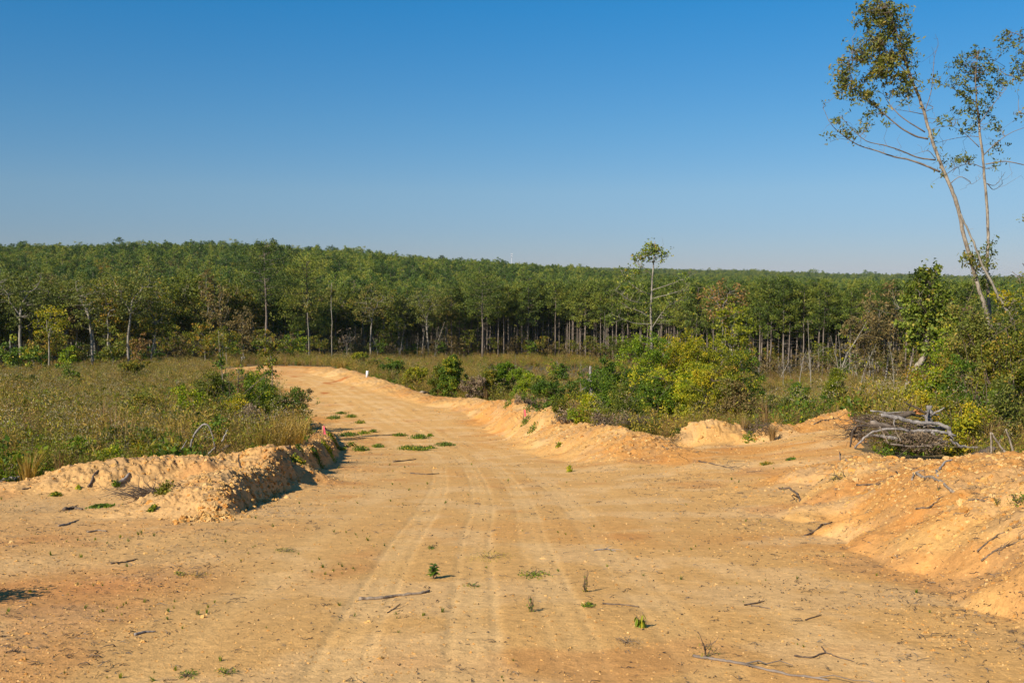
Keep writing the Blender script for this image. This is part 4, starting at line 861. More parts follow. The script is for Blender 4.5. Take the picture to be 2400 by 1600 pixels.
stroke_tree('bent_tree', 'small tree with a thick grey leaning trunk and full green crown behind the brush pile', 37,
 [([(2118, 962), (2122, 925), (2136, 885), (2152, 855), (2168, 832), (2172, 800), (2178, 770), (2180, 720), (2175, 670)], .16, .03), ([(2172, 815), (2195, 795), (2212, 778), (2235, 770)], .04, .01), ([(2176, 780), (2200, 760), (2215, 740)], .035, .01), ([(2178, 740), (2150, 715), (2135, 690)], .03, .01), ([(2179, 720), (2195, 690), (2195, 650)], .03, .01), ([(2126, 930), (2128, 890), (2140, 850), (2143, 820)], .05, .02)],
 [(2155, 650, 18, 20, 12, 18), (2182, 640, 24, 20, 18, 18), (2160, 690, 44, 34, 44, 20), (2195, 700, 38, 36, 38, 20), (2150, 735, 34, 26, 28, 24), (2195, 760, 38, 26, 30, 24), (2225, 740, 34, 26, 22, 22), (2150, 780, 38, 24, 24, 22), (2210, 790, 38, 16, 16, 20), (2165, 815, 38, 18, 16, 18), (2130, 760, 24, 22, 12, 20), (2250, 765, 26, 14, 9, 18)],
 'birch', 'fresh', leaf=.07, asp=.6)
stroke_tree('roadside_sapling', 'thin roadside sapling with orange and green leaves beside the end of the road', 50.5,
 [([(645, 985), (641, 950), (638, 900), (638, 860), (632, 820), (628, 795)], .034, .012), ([(640, 925), (650, 905), (655, 898)], .02, .008), ([(636, 850), (615, 830), (600, 815)], .014, .005), ([(637, 845), (655, 820), (668, 800)], .014, .005)],
 [(635, 850, 12, 24, 16, 16), (628, 815, 22, 18, 16, 15), (610, 800, 20, 10, 7, 14), (650, 805, 20, 10, 7, 14), (636, 900, 10, 16, 4, 8)], 'birch', 'hard', 'sapling', leaf=.065, asp=.6)
stroke_tree('roadside_sapling', 'thinner roadside sapling left of the one with orange leaves', 50,
 [([(526, 965), (524, 940), (521, 880), (518, 850), (514, 810), (512, 775)], .03, .010), ([(521, 880), (540, 862), (560, 862), (575, 880)], .014, .005)],
 [(518, 845, 14, 20, 12, 14), (525, 880, 14, 10, 4, 10), (562, 868, 22, 10, 6, 12), (578, 882, 10, 14, 4, 10)], 'birch', 'green', 'sapling', leaf=.065, asp=.6)
stroke_tree('dead_shrub', 'dead upright shrub with brown needles between the two roadside saplings', 47,
 [([(562, 1000), (560, 960), (558, 920), (558, 880)], .06, .02)], [(560, 985, 8, 14, 14, 26), (560, 950, 14, 26, 30, 26), (558, 915, 12, 18, 16, 24), (556, 890, 24, 14, 8, 12)], 'dark', 'rust', 'shrub', leaf=.05, asp=.2)
bend = stroke_tree('bent_branch', 'bare branch bent into a tall arch behind the left berm', 26,
 [([(441, 1070), (447, 1045), (455, 1020), (470, 1000), (482, 994), (492, 1003), (500, 1030), (505, 1062)], .034, .022)], [], 'grey', 'dead', 'branch')
def pole(name, label, pts, Y, r0, r1, bark='grey', cat='branch', group=None, Y2=None):
    Ys = np.linspace(Y, Y2 or Y, len(pts)); P = np.array([at(a, b, y) for (a, b), y in zip(pts, Ys)]); n = len(P) * 4; t = np.linspace(0, len(P) - 1, n)
    Q = np.stack([np.interp(t, np.arange(len(P)), P[:, j]) for j in range(3)], 1); k = np.ones(3) / 3
    for j in range(3): Q[1:-1, j] = np.convolve(Q[:, j], k, 'valid')
    Q[1:-1] += rng.normal(size=(n - 2, 3)) * r0 * .22
    mb = MB(); mb.tube(Q, np.linspace(r0, r1, n) * (1 + .14 * rng.normal(size=n)), 8)
    for kk in range(1 if r0 < .03 else 3):
        j = int(rng.integers(2, n - 2)); e = Q[j] + rng.normal(size=3) * r0 * 3.5; mb.tube(np.array([Q[j], (Q[j] + e) / 2 + rng.normal(size=3) * r0 * .3, e]), [r0 * .4, r0 * .25, r0 * .12], 5)
    c0 = Q.mean(0); o = mb.build(name, M[bark], None, tuple(c0), smooth=True); return tag(o, label, cat, group)
pole('snag', 'grey broken snag standing upright behind the middle berm', [(1388, 935), (1384, 900), (1384, 858)], 50, .10, .06, 'grey', 'dead trunk')
pole('leaning_stick', 'long thin stick with moss leaning over the scrub beside the road', [(555, 938), (590, 905), (630, 874)], 47, .03, .012, 'twig')
SG = 'thin bare saplings in the right hand field'
for i, (pts, Y, r0, nl, lab) in enumerate([
 ([(1902, 900), (1898, 850), (1895, 800), (1893, 750)], 105, .07, 3, 'bare grey sapling with many twisting twigs in front of the right hand pines'),
 ([(1955, 935), (1962, 890), (1985, 830), (2020, 775), (2030, 755)], 75, .06, 5, 'thin pale sapling leaning right with yellow leaves at its top'),
 ([(2004, 915), (2025, 870), (2054, 805)], 72, .035, 0, 'bare dead pole leaning right beside the leaning sapling'),
 ([(1836, 905), (1836, 860), (1837, 800)], 110, .045, 2, 'slim upright pole like stem in the right field'),
 ([(1872, 890), (1880, 850), (1890, 820)], 108, .06, 2, 'short crooked bare stem left of the twisting sapling'),
 ([(2100, 890), (2092, 850), (2083, 800)], 82, .05, 4, 'pale forked sapling left of the small leaning tree'),
 ([(1606, 795), (1570, 800), (1553, 830), (1545, 870)][::-1], 58, .04, 6, 'arching bare branch sapling in the yellow green bush'),
 ([(1750, 880), (1738, 850), (1725, 800), (1712, 760)], 98, .075, 6, 'white barked stem right of the yellow green tree'),
 ([(1712, 868), (1714, 840), (1716, 790), (1712, 750)], 97, .075, 6, 'white barked forked stem left of the yellow green tree'),
 ([(1310, 880), (1308, 860), (1306, 845)], 100, .03, 0, 'tiny bare stem standing in the clearing'),
 ([(1366, 905), (1360, 880), (1362, 845)], 62, .02, 0, 'very thin pale stem left of the grey snag'),
 ([(1230, 905), (1207, 870), (1208, 830)], 98, .03, 0, 'thin bare stem in the middle of the clearing')]):
    skinny('bare_sapling', lab, pts, Y, r0, 'pale', 12 if r0 > .04 else 5, 'brown' if i not in (1, 6, 7, 8) else 'yel', nl, 1.2, SG)
SG2 = 'thin bare stems before the pine trunks'
for k in range(34):
    u = (1760 + 420 * rng.random()) if k < 17 else (1060 + 640 * rng.random()) if k < 22 else (600 + 430 * rng.random()); Y = edge_y(u) - 5 - 14 * rng.random() * (k < 17); x = ux(u, Y); zb = gz(x, Y); hpx = 45 + 75 * rng.random()
    vb = 800 - F * math.tan(math.atan2(zb - EYE, Y) + PITCH); l_ = rng.normal() * 14
    skinny('bare_sapling', 'thin bare grey stem among the brush at the foot of the right hand pines' if k < 17 else 'thin pale stem standing before the dense centre pine rows' if k < 22 else 'thin pale stem before the broadleaf trees beyond the road end', [(u, vb), (u + l_ * .4, vb - hpx * .5), (u + l_, vb - hpx)], Y, .05 + .03 * rng.random(), 'pale', 12, 'brown', int(rng.integers(0, 3)), 1.3, SG2 + (' on the right' if k < 17 else ' in the centre' if k < 22 else ' on the left'))
# far ridge marks
mb = MB(); x_, y_ = ux(1199, 2300), 2300.; z0 = gz(x_, y_); zt = at(1199, 594, 2300)[2]
tw = thing('radio_mast', 'tiny pale radio mast on the far ridge line', 'mast', (x_, y_, z0))
mb.tube([(x_, y_, z0), (x_, y_, zt)], .5, 6); mb.build('pole', M['metal'], tw)
for dz in (1.5, 6.5):
    m2 = MB()
    for a_ in range(3): m2.tube([(x_ + 1.5 * math.cos(a_ * 2.1), y_ + 1.5 * math.sin(a_ * 2.1), zt - dz - 1.3), (x_ + 1.5 * math.cos(a_ * 2.1), y_ + 1.5 * math.sin(a_ * 2.1), zt - dz + 1.3)], .6, 6)
    m2.tube([(x_ - 1.5, y_, zt - dz), (x_ + 1.5, y_, zt - dz)], .3, 4); m2.build('antenna_ring', M['white'], tw)
for u, vt, s_, lab in ((1903, 630, 1.0, 'rounded tree standing above the far ridge line'), (2030, 634, .8, 'lone flat topped pine standing above the far ridge line'), (2110, 641, .9, 'brown round tree on the far ridge line')):
    tb, lb = make_hard(14, .3, 12, 'oak', clumps=60, leaf=.5, nleaf=18, cr=1.2); pr = proto('ridge_tree', tb, lb, 'dark', 'pine_far' if u < 2100 else 'brown', lab, 'tree'); Y = 2150.; x = ux(u, Y); zt = at(u, vt, Y)[2]; zg = gz(x, Y); dup(pr, (x, Y, zg), 0, max((zt - zg) / 14, .3))

# ------------------------------------------------------------------ brush pile and sticks on the right bank
PG2 = 'logs and roots of the brush pile'
for nm, lab, pts, Y, r0, r1, bk, cat in [
 ('log', 'longest grey log on top of the brush pile, curling down at its right end', [(2065, 973), (2100, 977), (2137, 986), (2185, 992), (2218, 997), (2231, 1016), (2229, 1034), (2256, 1047), (2304, 1050)], 23.6, .062, .03, 'grey', 'log'),
 ('log', 'broken dark log with an orange torn end at the back of the brush pile', [(2072, 973), (2108, 973), (2144, 966)], 24.3, .05, .068, 'dark', 'log'),
 ('log', 'smooth grey log at the bottom left of the brush pile', [(2034, 1019), (2072, 1022), (2112, 1031)], 23.2, .035, .05, 'grey', 'log'),
 ('root', 'dark arched root at the left end of the brush pile', [(1993, 1047), (1996, 1024), (1998, 1011), (2007, 998), (2026, 997), (2057, 998), (2103, 1003), (2132, 1008)], 23, .02, .028, 'dark', 'root'),
 ('branch', 'pale bent branch reaching down to the ground at the left of the brush pile', [(2003, 1050), (2023, 1028), (2042, 1013), (2072, 1005), (2114, 1005), (2130, 1010)], 22.7, .022, .03, 'grey', 'branch'),
 ('branch', 'short yellowish stick leaning on the front left of the brush pile', [(2062, 999), (2072, 1018), (2083, 1040)], 22.6, .012, .014, 'wood', 'branch'),
 ('branch', 'second short yellowish stick in the middle front of the brush pile', [(2098, 1008), (2104, 1020), (2112, 1033)], 22.6, .012, .014, 'wood', 'branch'),
 ('log', 'grey log lying low across the right half of the brush pile', [(2120, 1018), (2160, 1008), (2205, 1010), (2240, 1022)], 23.5, .045, .035, 'grey', 'log'),
 ('branch', 'long thin grey pole at the very top of the brush pile', [(2040, 962), (2090, 968), (2150, 975), (2200, 972)], 24.5, .022, .016, 'grey', 'branch'),
 ('branch', 'brown branch leaning over the left end of the brush pile', [(2005, 985), (2035, 992), (2075, 1010), (2095, 1030)], 23.4, .02, .014, 'twig', 'branch'),
 ('log', 'brown log sloping down behind the smooth grey log of the brush pile', [(2040, 990), (2080, 998), (2130, 1010), (2170, 1022)], 23.7, .05, .04, 'bark', 'log'),
 ('log', 'short pale log end showing under the longest log of the brush pile', [(2150, 995), (2180, 1000), (2215, 1004)], 23.8, .04, .045, 'wood', 'log'),
 ('branch', 'curved brown branch along the bottom edge of the brush pile', [(2085, 1040), (2130, 1046), (2180, 1044), (2215, 1034)], 22.9, .022, .015, 'bark', 'branch'),
 ('stump', 'upright broken stump at the back of the brush pile', [(2180, 1000), (2178, 975), (2178, 950)], 24.2, .08, .062, 'grey', 'stump'),
 ('branch', 'thin dark limb arching left from the upright stump', [(2172, 972), (2155, 958), (2130, 948), (2118, 940)], 24.2, .03, .010, 'dark', 'branch'),
 ('branch', 'forked limb reaching right from the upright stump', [(2184, 972), (2200, 962), (2214, 955)], 24.1, .03, .012, 'grey', 'branch'),
 ('branch', 'crooked grey branch across the middle of the brush pile', [(2183, 1012), (2200, 1030), (2222, 1036)], 23.2, .03, .018, 'grey', 'branch'),
 ('branch', 'thin grey branch at the back left of the brush pile', [(2060, 970), (2095, 966), (2125, 964)], 24.4, .016, .012, 'grey', 'branch'),
 ('log', 'dark burnt looking log right of the brush pile', [(2275, 1074), (2300, 1062), (2333, 1048)], 20.5, .07, .055, 'dark', 'log'),
 ('stick', 'thin upright pale stick right of the brush pile', [(2322, 1086), (2323, 1050), (2322, 1013)], 17.6, .018, .014, 'wood', 'stick'),
 ('stick', 'thick pale stick leaning left against the upright stick', [(2368, 1078), (2341, 1040), (2324, 1014)], 17.9, .026, .014, 'wood', 'stick'),
 ('stick', 'rightmost pale leaning stick near the right picture edge', [(2381, 1082), (2368, 1035), (2357, 1005)], 17.4, .02, .012, 'wood', 'stick'),
 ('stick', 'grey twisted stick on the ground right of the dark log', [(2285, 1082), (2315, 1080), (2330, 1070)], 18, .02, .012, 'grey', 'stick'),
 ('log', 'pale bare log at the left picture edge behind the berm end', [(-30, 1136), (10, 1124), (50, 1122), (88, 1130)], 22.3, .05, .06, 'grey', 'log'),
 ('branch', 'pale branch slanting up at the left picture edge above the log', [(-20, 1110), (20, 1098), (42, 1088)], 23.5, .03, .02, 'wood', 'branch'),
 ('branch', 'crossed dark stick leaning at the right foot of the bent branch', [(470, 1082), (485, 1066), (505, 1048)], 25.2, .022, .014, 'grey', 'branch'),
 ('branch', 'pale forked stick left of the bent branch', [(418, 1062), (428, 1048), (438, 1031)], 25.6, .024, .012, 'grey', 'branch'),
 ('branch', 'pale leaning stick right of the bent branch', [(520, 1034), (528, 1018), (534, 1006)], 27, .026, .012, 'grey', 'branch'),
 ('branch', 'curved dark stick stuck upright in the left berm', [(569, 1112), (563, 1090), (559, 1078), (560, 1064)], 20.8, .022, .014, 'dark', 'branch'),
 ('log', 'short grey log end poking out behind the left berm', [(515, 1058), (528, 1050), (536, 1043)], 26, .055, .045, 'dark', 'log'),
 ('stick', 'short upright stick on the road berm beyond the roadside scrub', [(699, 955), (695, 942), (692, 932)], 62, .05, .03, 'grey', 'stick')]:
    pole(nm, lab, pts, Y, r0, r1, bk, cat, PG2 if 'brush pile' in lab and 'right of' not in lab else None)
def blob_thing(name, label, cat, u, v, Y, ru, rv, n, nl, leafm, leaf, asp=.3, tw=60):
    c0 = np.array(at(u, v, Y)); rx, rz_ = ru / F * Y, rv / F * Y; zg = gz(c0[0], c0[1]); r = thing(name, label, cat, (c0[0], c0[1], zg)); a = MB(); b = MB()
    for k in range(n): q = c0 + ball(1)[0] * (rx, rx * .5, rz_); q[2] = max(q[2], gz(q[0], q[1]) + .02); clump(a, q, .13, nl, leaf, None, asp, .8)
    for k in range(tw):
        q = c0 + ball(1)[0] * (rx, rx * .6, rz_); q[2] = max(q[2], gz(q[0], q[1]) + .02); e = q + rng.normal(size=3) * (.35, .2, .14); b.tube(curve(q, e, 0, 5, .35), np.linspace(.009, .003, 5), 3, cap=False)
    b.build('twigs', M['twig'], r); a.build('dead_leaves' if leafm == 'dead' else 'leaves', M[leafm], r); return r
blob_thing('dead_brush', 'heap of dead brown leaves and twigs filling the brush pile', 'brush', 2150, 1034, 23.1, 72, 22, 80, 34, 'dead', .028, .35, 90)
blob_thing('dead_brush', 'grey twiggy debris at the upper left of the brush pile', 'brush', 2050, 985, 24.3, 60, 14, 20, 18, 'dead', .025, .3, 110)
blob_thing('dead_brush', 'dense grey twigs packed under the longest grey log', 'brush', 2120, 1005, 23.9, 75, 16, 30, 24, 'dead', .026, .35, 90)
blob_thing('dead_brush', 'grey brown twig litter at the right end of the bank', 'brush', 2330, 1085, 17.6, 70, 12, 20, 20, 'dead', .022, .3, 130)
blob_thing('dead_brush', 'tangle of fine roots hanging from the dark arched root', 'roots', 2012, 1015, 23.1, 20, 18, 3, 6, 'dead', .02, .3, 110)
blob_thing('dead_brush', 'root clump with soil beside the rounded mound', 'roots', 1788, 1003, 33.6, 34, 14, 6, 10, 'dead', .03, .3, 90)
blob_thing('dead_brush', 'dry brown twig heap on the shelf in front of the left berm', 'brush', 352, 1180, 17.4, 38, 14, 16, 22, 'dead', .022, .3, 150)
blob_thing('dead_brush', 'dark twig litter between the rounded mound and the middle bushes', 'brush', 1490, 985, 36.5, 50, 12, 12, 16, 'dead', .03, .3, 120)
blob_thing('weed_clump', 'orange leaved weed on the crest left of the brush pile', 'weed', 2012, 988, 31.5, 8, 10, 7, 16, 'rust', .035, .5, 8)
blob_thing('weed_clump', 'low green weed in front of the brush pile', 'weed', 2078, 1062, 20.6, 22, 8, 14, 22, 'green', .022, .5, 14)
blob_thing('weed_clump', 'green weed on the bank below the brush pile', 'weed', 1968, 1128, 17.6, 20, 6, 12, 22, 'green', .016, .2, 8)
for u, v, Y, hpx, lab in ((2360, 1030, 19.5, 90, 'tall tan grass tuft near the right picture edge'), (2330, 1030, 20.2, 75, 'second tan grass tuft just left of the tall one'), (1357, 995, 44, 45, 'tan grass tuft on the crest of the middle berm'), (1815, 1025, 33, 36, 'dry grass tuft beside the root clump')):
    x = ux(u, Y); z = gz(x, Y); o = grass(hpx / F * Y * 1.1, hpx / F * Y * .7, 170, wid=.005 + .00012 * Y).build('grass_tuft', M['sedge'], None); o.location = (x, Y, z); tag(o, lab, 'grass tuft')
# logs and sticks that lie on the ground
def lying(name, label, pts, r0, r1, bark='twig', cat='stick', group=None, lift=.5, fork=0):
    P = np.array([hit(u, v) for u, v in pts]); n = max(len(P) * 5, 8); t = np.linspace(0, len(P) - 1, n)
    Q = np.stack([np.interp(t, np.arange(len(P)), P[:, j]) for j in range(3)], 1); L = np.linalg.norm(Q[-1] - Q[0])
    Q[1:-1, :2] += rng.normal(size=(n - 2, 2)) * min(r0 * .35, L * .01); rad = np.linspace(r0, r1, n) * (1 + .12 * rng.normal(size=n)); g_ = ground_z(Q[:, 0], Q[:, 1]); k = np.ones(5) / 5
    Q[:, 2] = np.convolve(np.pad(g_, 2, mode='edge'), k, 'valid') + rad * lift + .004
    mb = MB(); mb.tube(Q, rad, 7)
    for kk in range(fork):
        j = int(rng.integers(n // 3, n - 1)); d_ = (Q[-1] - Q[0]) * .28 * (.5 + rng.random()); d_ = np.array((d_[0] - d_[1] * rng.normal() * .8, d_[1] + d_[0] * rng.normal() * .8, r0)); e = Q[j] + d_
        e[2] = gz(e[0], e[1]) + r1 + .01 + .03 * rng.random(); mb.tube(curve(Q[j], e, -.03, 5, .3), np.linspace(rad[j] * .6, r1 * .4, 5), 5)
    c0 = Q.mean(0); c0[2] = Q[:, 2].min(); o = mb.build(name, M[bark], None, tuple(c0), smooth=True); return tag(o, label, cat, group)
LY = [
 ('log', 'pale peeled stick with a broken right end in the left foreground', [(842, 1407), (895, 1404), (925, 1399), (985, 1392), (1006, 1387)], .016, .011, 'wood', 'stick', 0),
 ('branch', 'long bark covered branch lying in the lower right foreground', [(1625, 1540), (1665, 1546), (1705, 1553), (1740, 1560), (1800, 1573), (1850, 1584), (1900, 1590), (1942, 1596)], .011, .007, 'bark', 'branch', 2),
 ('branch', 'thin forked branch above the long bark covered branch', [(1862, 1540), (1900, 1545), (1935, 1530), (1925, 1517)], .007, .004, 'twig', 'branch', 0),
 ('branch', 'thin branch curving right from the forked one', [(1935, 1530), (1965, 1542), (2002, 1551)], .005, .003, 'twig', 'branch', 0),
 ('stick', 'straight dark stick across the right foreground track', [(1412, 1417), (1450, 1418), (1498, 1423)], .008, .005, 'twig', 'stick', 0),
 ('stick', 'small forked grey stick in the middle right of the track', [(1392, 1291), (1425, 1288), (1443, 1292)], .009, .005, 'grey', 'stick', 2),
 ('stick', 'thin pair of sticks left below the pale peeled stick', [(908, 1438), (922, 1429), (938, 1417)], .005, .003, 'twig', 'stick', 1),
 ('stick', 'thin grey stick in the left foreground', [(316, 1491), (340, 1484), (365, 1481)], .010, .006, 'grey', 'stick', 0),
 ('stick', 'long thin stick on the left ground by the pale flat patch', [(260, 1322), (295, 1319), (322, 1310)], .010, .005, 'twig', 'stick', 0),
 ('stick', 'curved pale stick on the left ground below the shelf', [(137, 1234), (160, 1229), (184, 1220)], .018, .009, 'wood', 'stick', 0),
 ('stick', 'pale straight stick on the left ground right of the curved one', [(204, 1248), (228, 1245), (252, 1246)], .014, .010, 'wood', 'stick', 0),
 ('branch', 'dark driftwood like root chunk left of the twig heap', [(150, 1196), (172, 1192), (192, 1196)], .034, .022, 'twig', 'root', 2),
 ('branch', 'thick grey branch on the face of the left berm', [(277, 1135), (290, 1130), (304, 1118)], .045, .025, 'grey', 'branch', 0),
 ('branch', 'dark stick slanting down the left berm face', [(207, 1143), (218, 1125), (231, 1108)], .026, .018, 'twig', 'branch', 0),
 ('stick', 'dark stick lying by the left end of the berm', [(52, 1150), (72, 1145)], .02, .014, 'twig', 'stick', 0),
 ('log', 'long fallen log on the far road edge before the clearing', [(988, 920), (1030, 923), (1080, 918)], .17, .10, 'wood', 'log', 0),
 ('log', 'second fallen pale log right of the long fallen one', [(1140, 916), (1170, 920), (1185, 926)], .17, .12, 'wood', 'log', 1),
 ('branch', 'grey forked branch on the start of the middle berm', [(1148, 938), (1165, 930), (1190, 931), (1208, 928)], .10, .05, 'grey', 'branch', 1),
 ('log', 'pale log lying in the tan clearing near the pines', [(1165, 855), (1178, 854), (1198, 854)], .18, .14, 'pale', 'log', 0),
 ('branch', 'pale branch beside the white sign', [(866, 876), (880, 881), (893, 883)], .07, .04, 'wood', 'branch', 0),
 ('branch', 'dark branch bundle on the orange slope of the side track', [(1638, 1083), (1670, 1088), (1720, 1100)], .02, .010, 'twig', 'branch', 4),
 ('branch', 'dark dry branch on the bank at the side track corner', [(1825, 1146), (1850, 1145), (1868, 1158), (1875, 1175)], .018, .022, 'twig', 'branch', 1),
 ('branch', 'curved thick root across the upper right bank', [(2148, 1115), (2180, 1118), (2205, 1128), (2236, 1155)], .026, .018, 'wood', 'root', 0),
 ('branch', 'angled stick above the curved thick root', [(2198, 1118), (2195, 1104), (2212, 1090), (2232, 1080)], .018, .012, 'grey', 'branch', 0),
 ('branch', 'small hooked root left of the curved thick root', [(2137, 1128), (2142, 1112), (2166, 1103)], .016, .010, 'wood', 'root', 0),
 ('branch', 'forked dark branch on the left part of the bank', [(2008, 1140), (2050, 1137), (2072, 1128), (2092, 1116)], .016, .008, 'twig', 'branch', 2),
 ('branch', 'dark straight stick on top of the bank', [(2100, 1108), (2130, 1101), (2156, 1095)], .013, .008, 'twig', 'stick', 0),
 ('branch', 'dark twiggy branch across the middle of the bank', [(2146, 1197), (2180, 1193), (2210, 1166)], .012, .005, 'twig', 'branch', 3),
 ('branch', 'curled dark root low on the bank', [(1886, 1256), (1910, 1245), (1925, 1232), (1950, 1225)], .014, .010, 'twig', 'root', 1),
 ('branch', 'grey stick bundle high on the right bank edge', [(2270, 1175), (2290, 1170), (2308, 1177)], .010, .006, 'twig', 'branch', 2),
 ('branch', 'fine root tangle at the far right of the bank', [(2300, 1320), (2340, 1290), (2395, 1270)], .010, .005, 'twig', 'root', 5),
 ('branch', 'second fine root tangle above the first at the right edge', [(2290, 1300), (2340, 1255), (2398, 1240)], .009, .004, 'twig', 'root', 5),
 ('stick', 'long thin dark stick on the middle of the road', [(922, 1083), (950, 1080), (975, 1077)], .03, .015, 'twig', 'stick', 0),
 ('stick', 'thin stick lying across the road below the green patches', [(962, 1110), (1000, 1112), (1030, 1110)], .022, .010, 'twig', 'stick', 0),
 ('stick', 'slim grey stick at the upper left of the right bank', [(1968, 1063), (1978, 1074), (1988, 1086)], .012, .008, 'grey', 'stick', 0),
 ('branch', 'dark branch lying on the small crest of the side track', [(1908, 998), (1925, 987), (1958, 982), (1975, 986)], .028, .014, 'twig', 'branch', 2),
 ('branch', 'weathered root piece at the left foot of the rounded mound', [(1485, 995), (1500, 978), (1510, 965)], .06, .04, 'grey', 'root', 1),
 ('branch', 'dark root on the right slope of the rounded mound', [(1655, 1010), (1668, 1002), (1690, 985)], .035, .02, 'twig', 'root', 1),
 ('stick', 'short dark stick on the orange slope right of the middle berm', [(1552, 1046), (1566, 1054)], .022, .014, 'twig', 'stick', 0),
 ('stick', 'grey stick lying near the small green weed on the side track', [(1750, 1106), (1790, 1104)], .010, .006, 'twig', 'stick', 1),
 ('stick', 'short stick on the right foreground, with a bent tip', [(1745, 1419), (1770, 1415), (1792, 1410)], .007, .004, 'twig', 'stick', 1),
 ('stick', 'short dark stick below the bent tipped one', [(1760, 1420), (1805, 1428)], .006, .004, 'twig', 'stick', 0),
 ('stick', 'thin oblique stick in the right foreground', [(1888, 1454), (1925, 1441)], .006, .003, 'twig', 'stick', 1),
 ('stick', 'small dark stick right of the seedling shadow', [(1112, 1181), (1126, 1181)], .012, .010, 'twig', 'stick', 0),
]
for nm, lab, pts, r0, r1, bk, cat, fk_ in LY: lying(nm, lab, pts, r0, r1, bk, cat, None, .5, fk_)
# torn orange end of the broken log
p_ = at(2146, 965.5, 24.3); mb = MB()
for k in range(9): d_ = rng.normal(size=3) * .03; mb.tube([np.array(p_) + d_, np.array(p_) + d_ + (.07 + .05 * rng.random(), -.04, .02 * rng.normal())], [.02, .006], 5)
bl = [o for o in COL.objects if o.get('label', '').startswith('broken dark log')][0]; mb.build('torn_end', M['cut'], bl)

# ------------------------------------------------------------------ stakes and signs
def stake(u, vb, vt, label, flag=True, wpx=3, Y=None, name='survey_stake'):
    p = hit(u, vb); H = (vb - vt) / F * p[1]; r = thing(name, label, 'stake', tuple(p)); mb = MB(); wd = wpx / F * p[1] * .5
    mb.tube([p - (0, 0, .15), p + (0, 0, H * .5), p + (.01, 0, H)], wd, 4); mb.build('post', M['stake'], r)
    if flag:
        f = MB(); n = 7; t = np.linspace(0, 1, n); w_ = wd * 2.6; L = H * .5
        V = []
        for k in range(n): V += [(p[0] + wd + .05 * t[k] * H + .01 * math.sin(k * 2), p[1] - wd - .01, p[2] + H * 1.01 - t[k] * L), (p[0] + wd + w_ * (1 - .25 * t[k]) + .10 * t[k] * H, p[1] - wd - .02 * math.sin(k), p[2] + H * .98 - t[k] * L)]
        i = np.arange(n - 1)[:, None] * 2; V = np.array(V); V2 = V + (0, .006, 0); q = np.concatenate([i + [0, 1, 3, 2], i + 2 * n + [0, 2, 3, 1]]); f.add(np.vstack([V, V2]), q); f.build('ribbon', M['pink'], r)
stake(756, 1037, 997, 'wooden survey stake with a pink ribbon on the left road berm')
stake(1226, 994, 962, 'wooden survey stake with a pink ribbon on the middle berm')
stake(629, 861, 850, 'small distant stake with pink ribbon at the far end of the road', wpx=2)
def board(name, label, u, vb, w_, h_, lean, mat, lines, off=0):
    p = hit(u, vb); Yd = p[1]; W, H = w_ / F * Yd, h_ / F * Yd; r = thing(name, label, 'sign', tuple(p))
    def bx(n, x0, x1, z0, z1, y0, y1, m):
        b = MB(); V = np.array([(x, y, z) for x in (x0, x1) for y in (y0, y1) for z in (z0, z1)]); V[:, 0] += V[:, 2] * lean
        b.add(V + p, [(0, 1, 3, 2), (4, 6, 7, 5), (0, 4, 5, 1), (2, 3, 7, 6), (0, 2, 6, 4), (1, 5, 7, 3)]); b.build(n, M[m], r)
    bx('panel', -W / 2, W / 2, off * H, H, -.02, .02, mat)
    for k, (x0, x1, z0, z1, m) in enumerate(lines): bx('print', W * (x0 - .5), W * (x1 - .5), H * z0, H * z1, -.026, -.0215, m)
    if off: bx('post', -.03, .03, -.2, off * H, -.02, .02, 'stake')
board('marker_sign', 'narrow upright white marker sign on the right edge of the road', 860, 885, 5.4, 16, .06, 'white', [(.1, .9, .86, .9, 'redink'), (.42, .58, .58, .66, 'ink'), (.44, .58, .42, .5, 'ink'), (.3, .7, .18, .22, 'ink')])
board('notice_board', 'leaning pale grey sign at the far left end of the road', 568, 850, 8.6, 13.5, .16, 'white', [(.15, .9, .72, .92, 'redink'), (.45, .85, .48, .66, 'ink'), (.5, .95, .08, .34, 'ink')])
board('marker_post', 'thin white marker post beside the roadside sapling', 640.5, 978, 2.4, 20, 0, 'white', [(.1, .6, .1, .2, 'ink')])
mk = [o for o in COL.objects if o.name == 'marker_post'][0]; mk.location.z += 27 / F * mk.location.y
b_ = MB(); p = np.array(mk.location); b_.tube([p + (0, .02, .02), p - (0, -.02, 27 / F * p[1] + .2)], .02, 5); b_.build('post', M['stake'], mk)

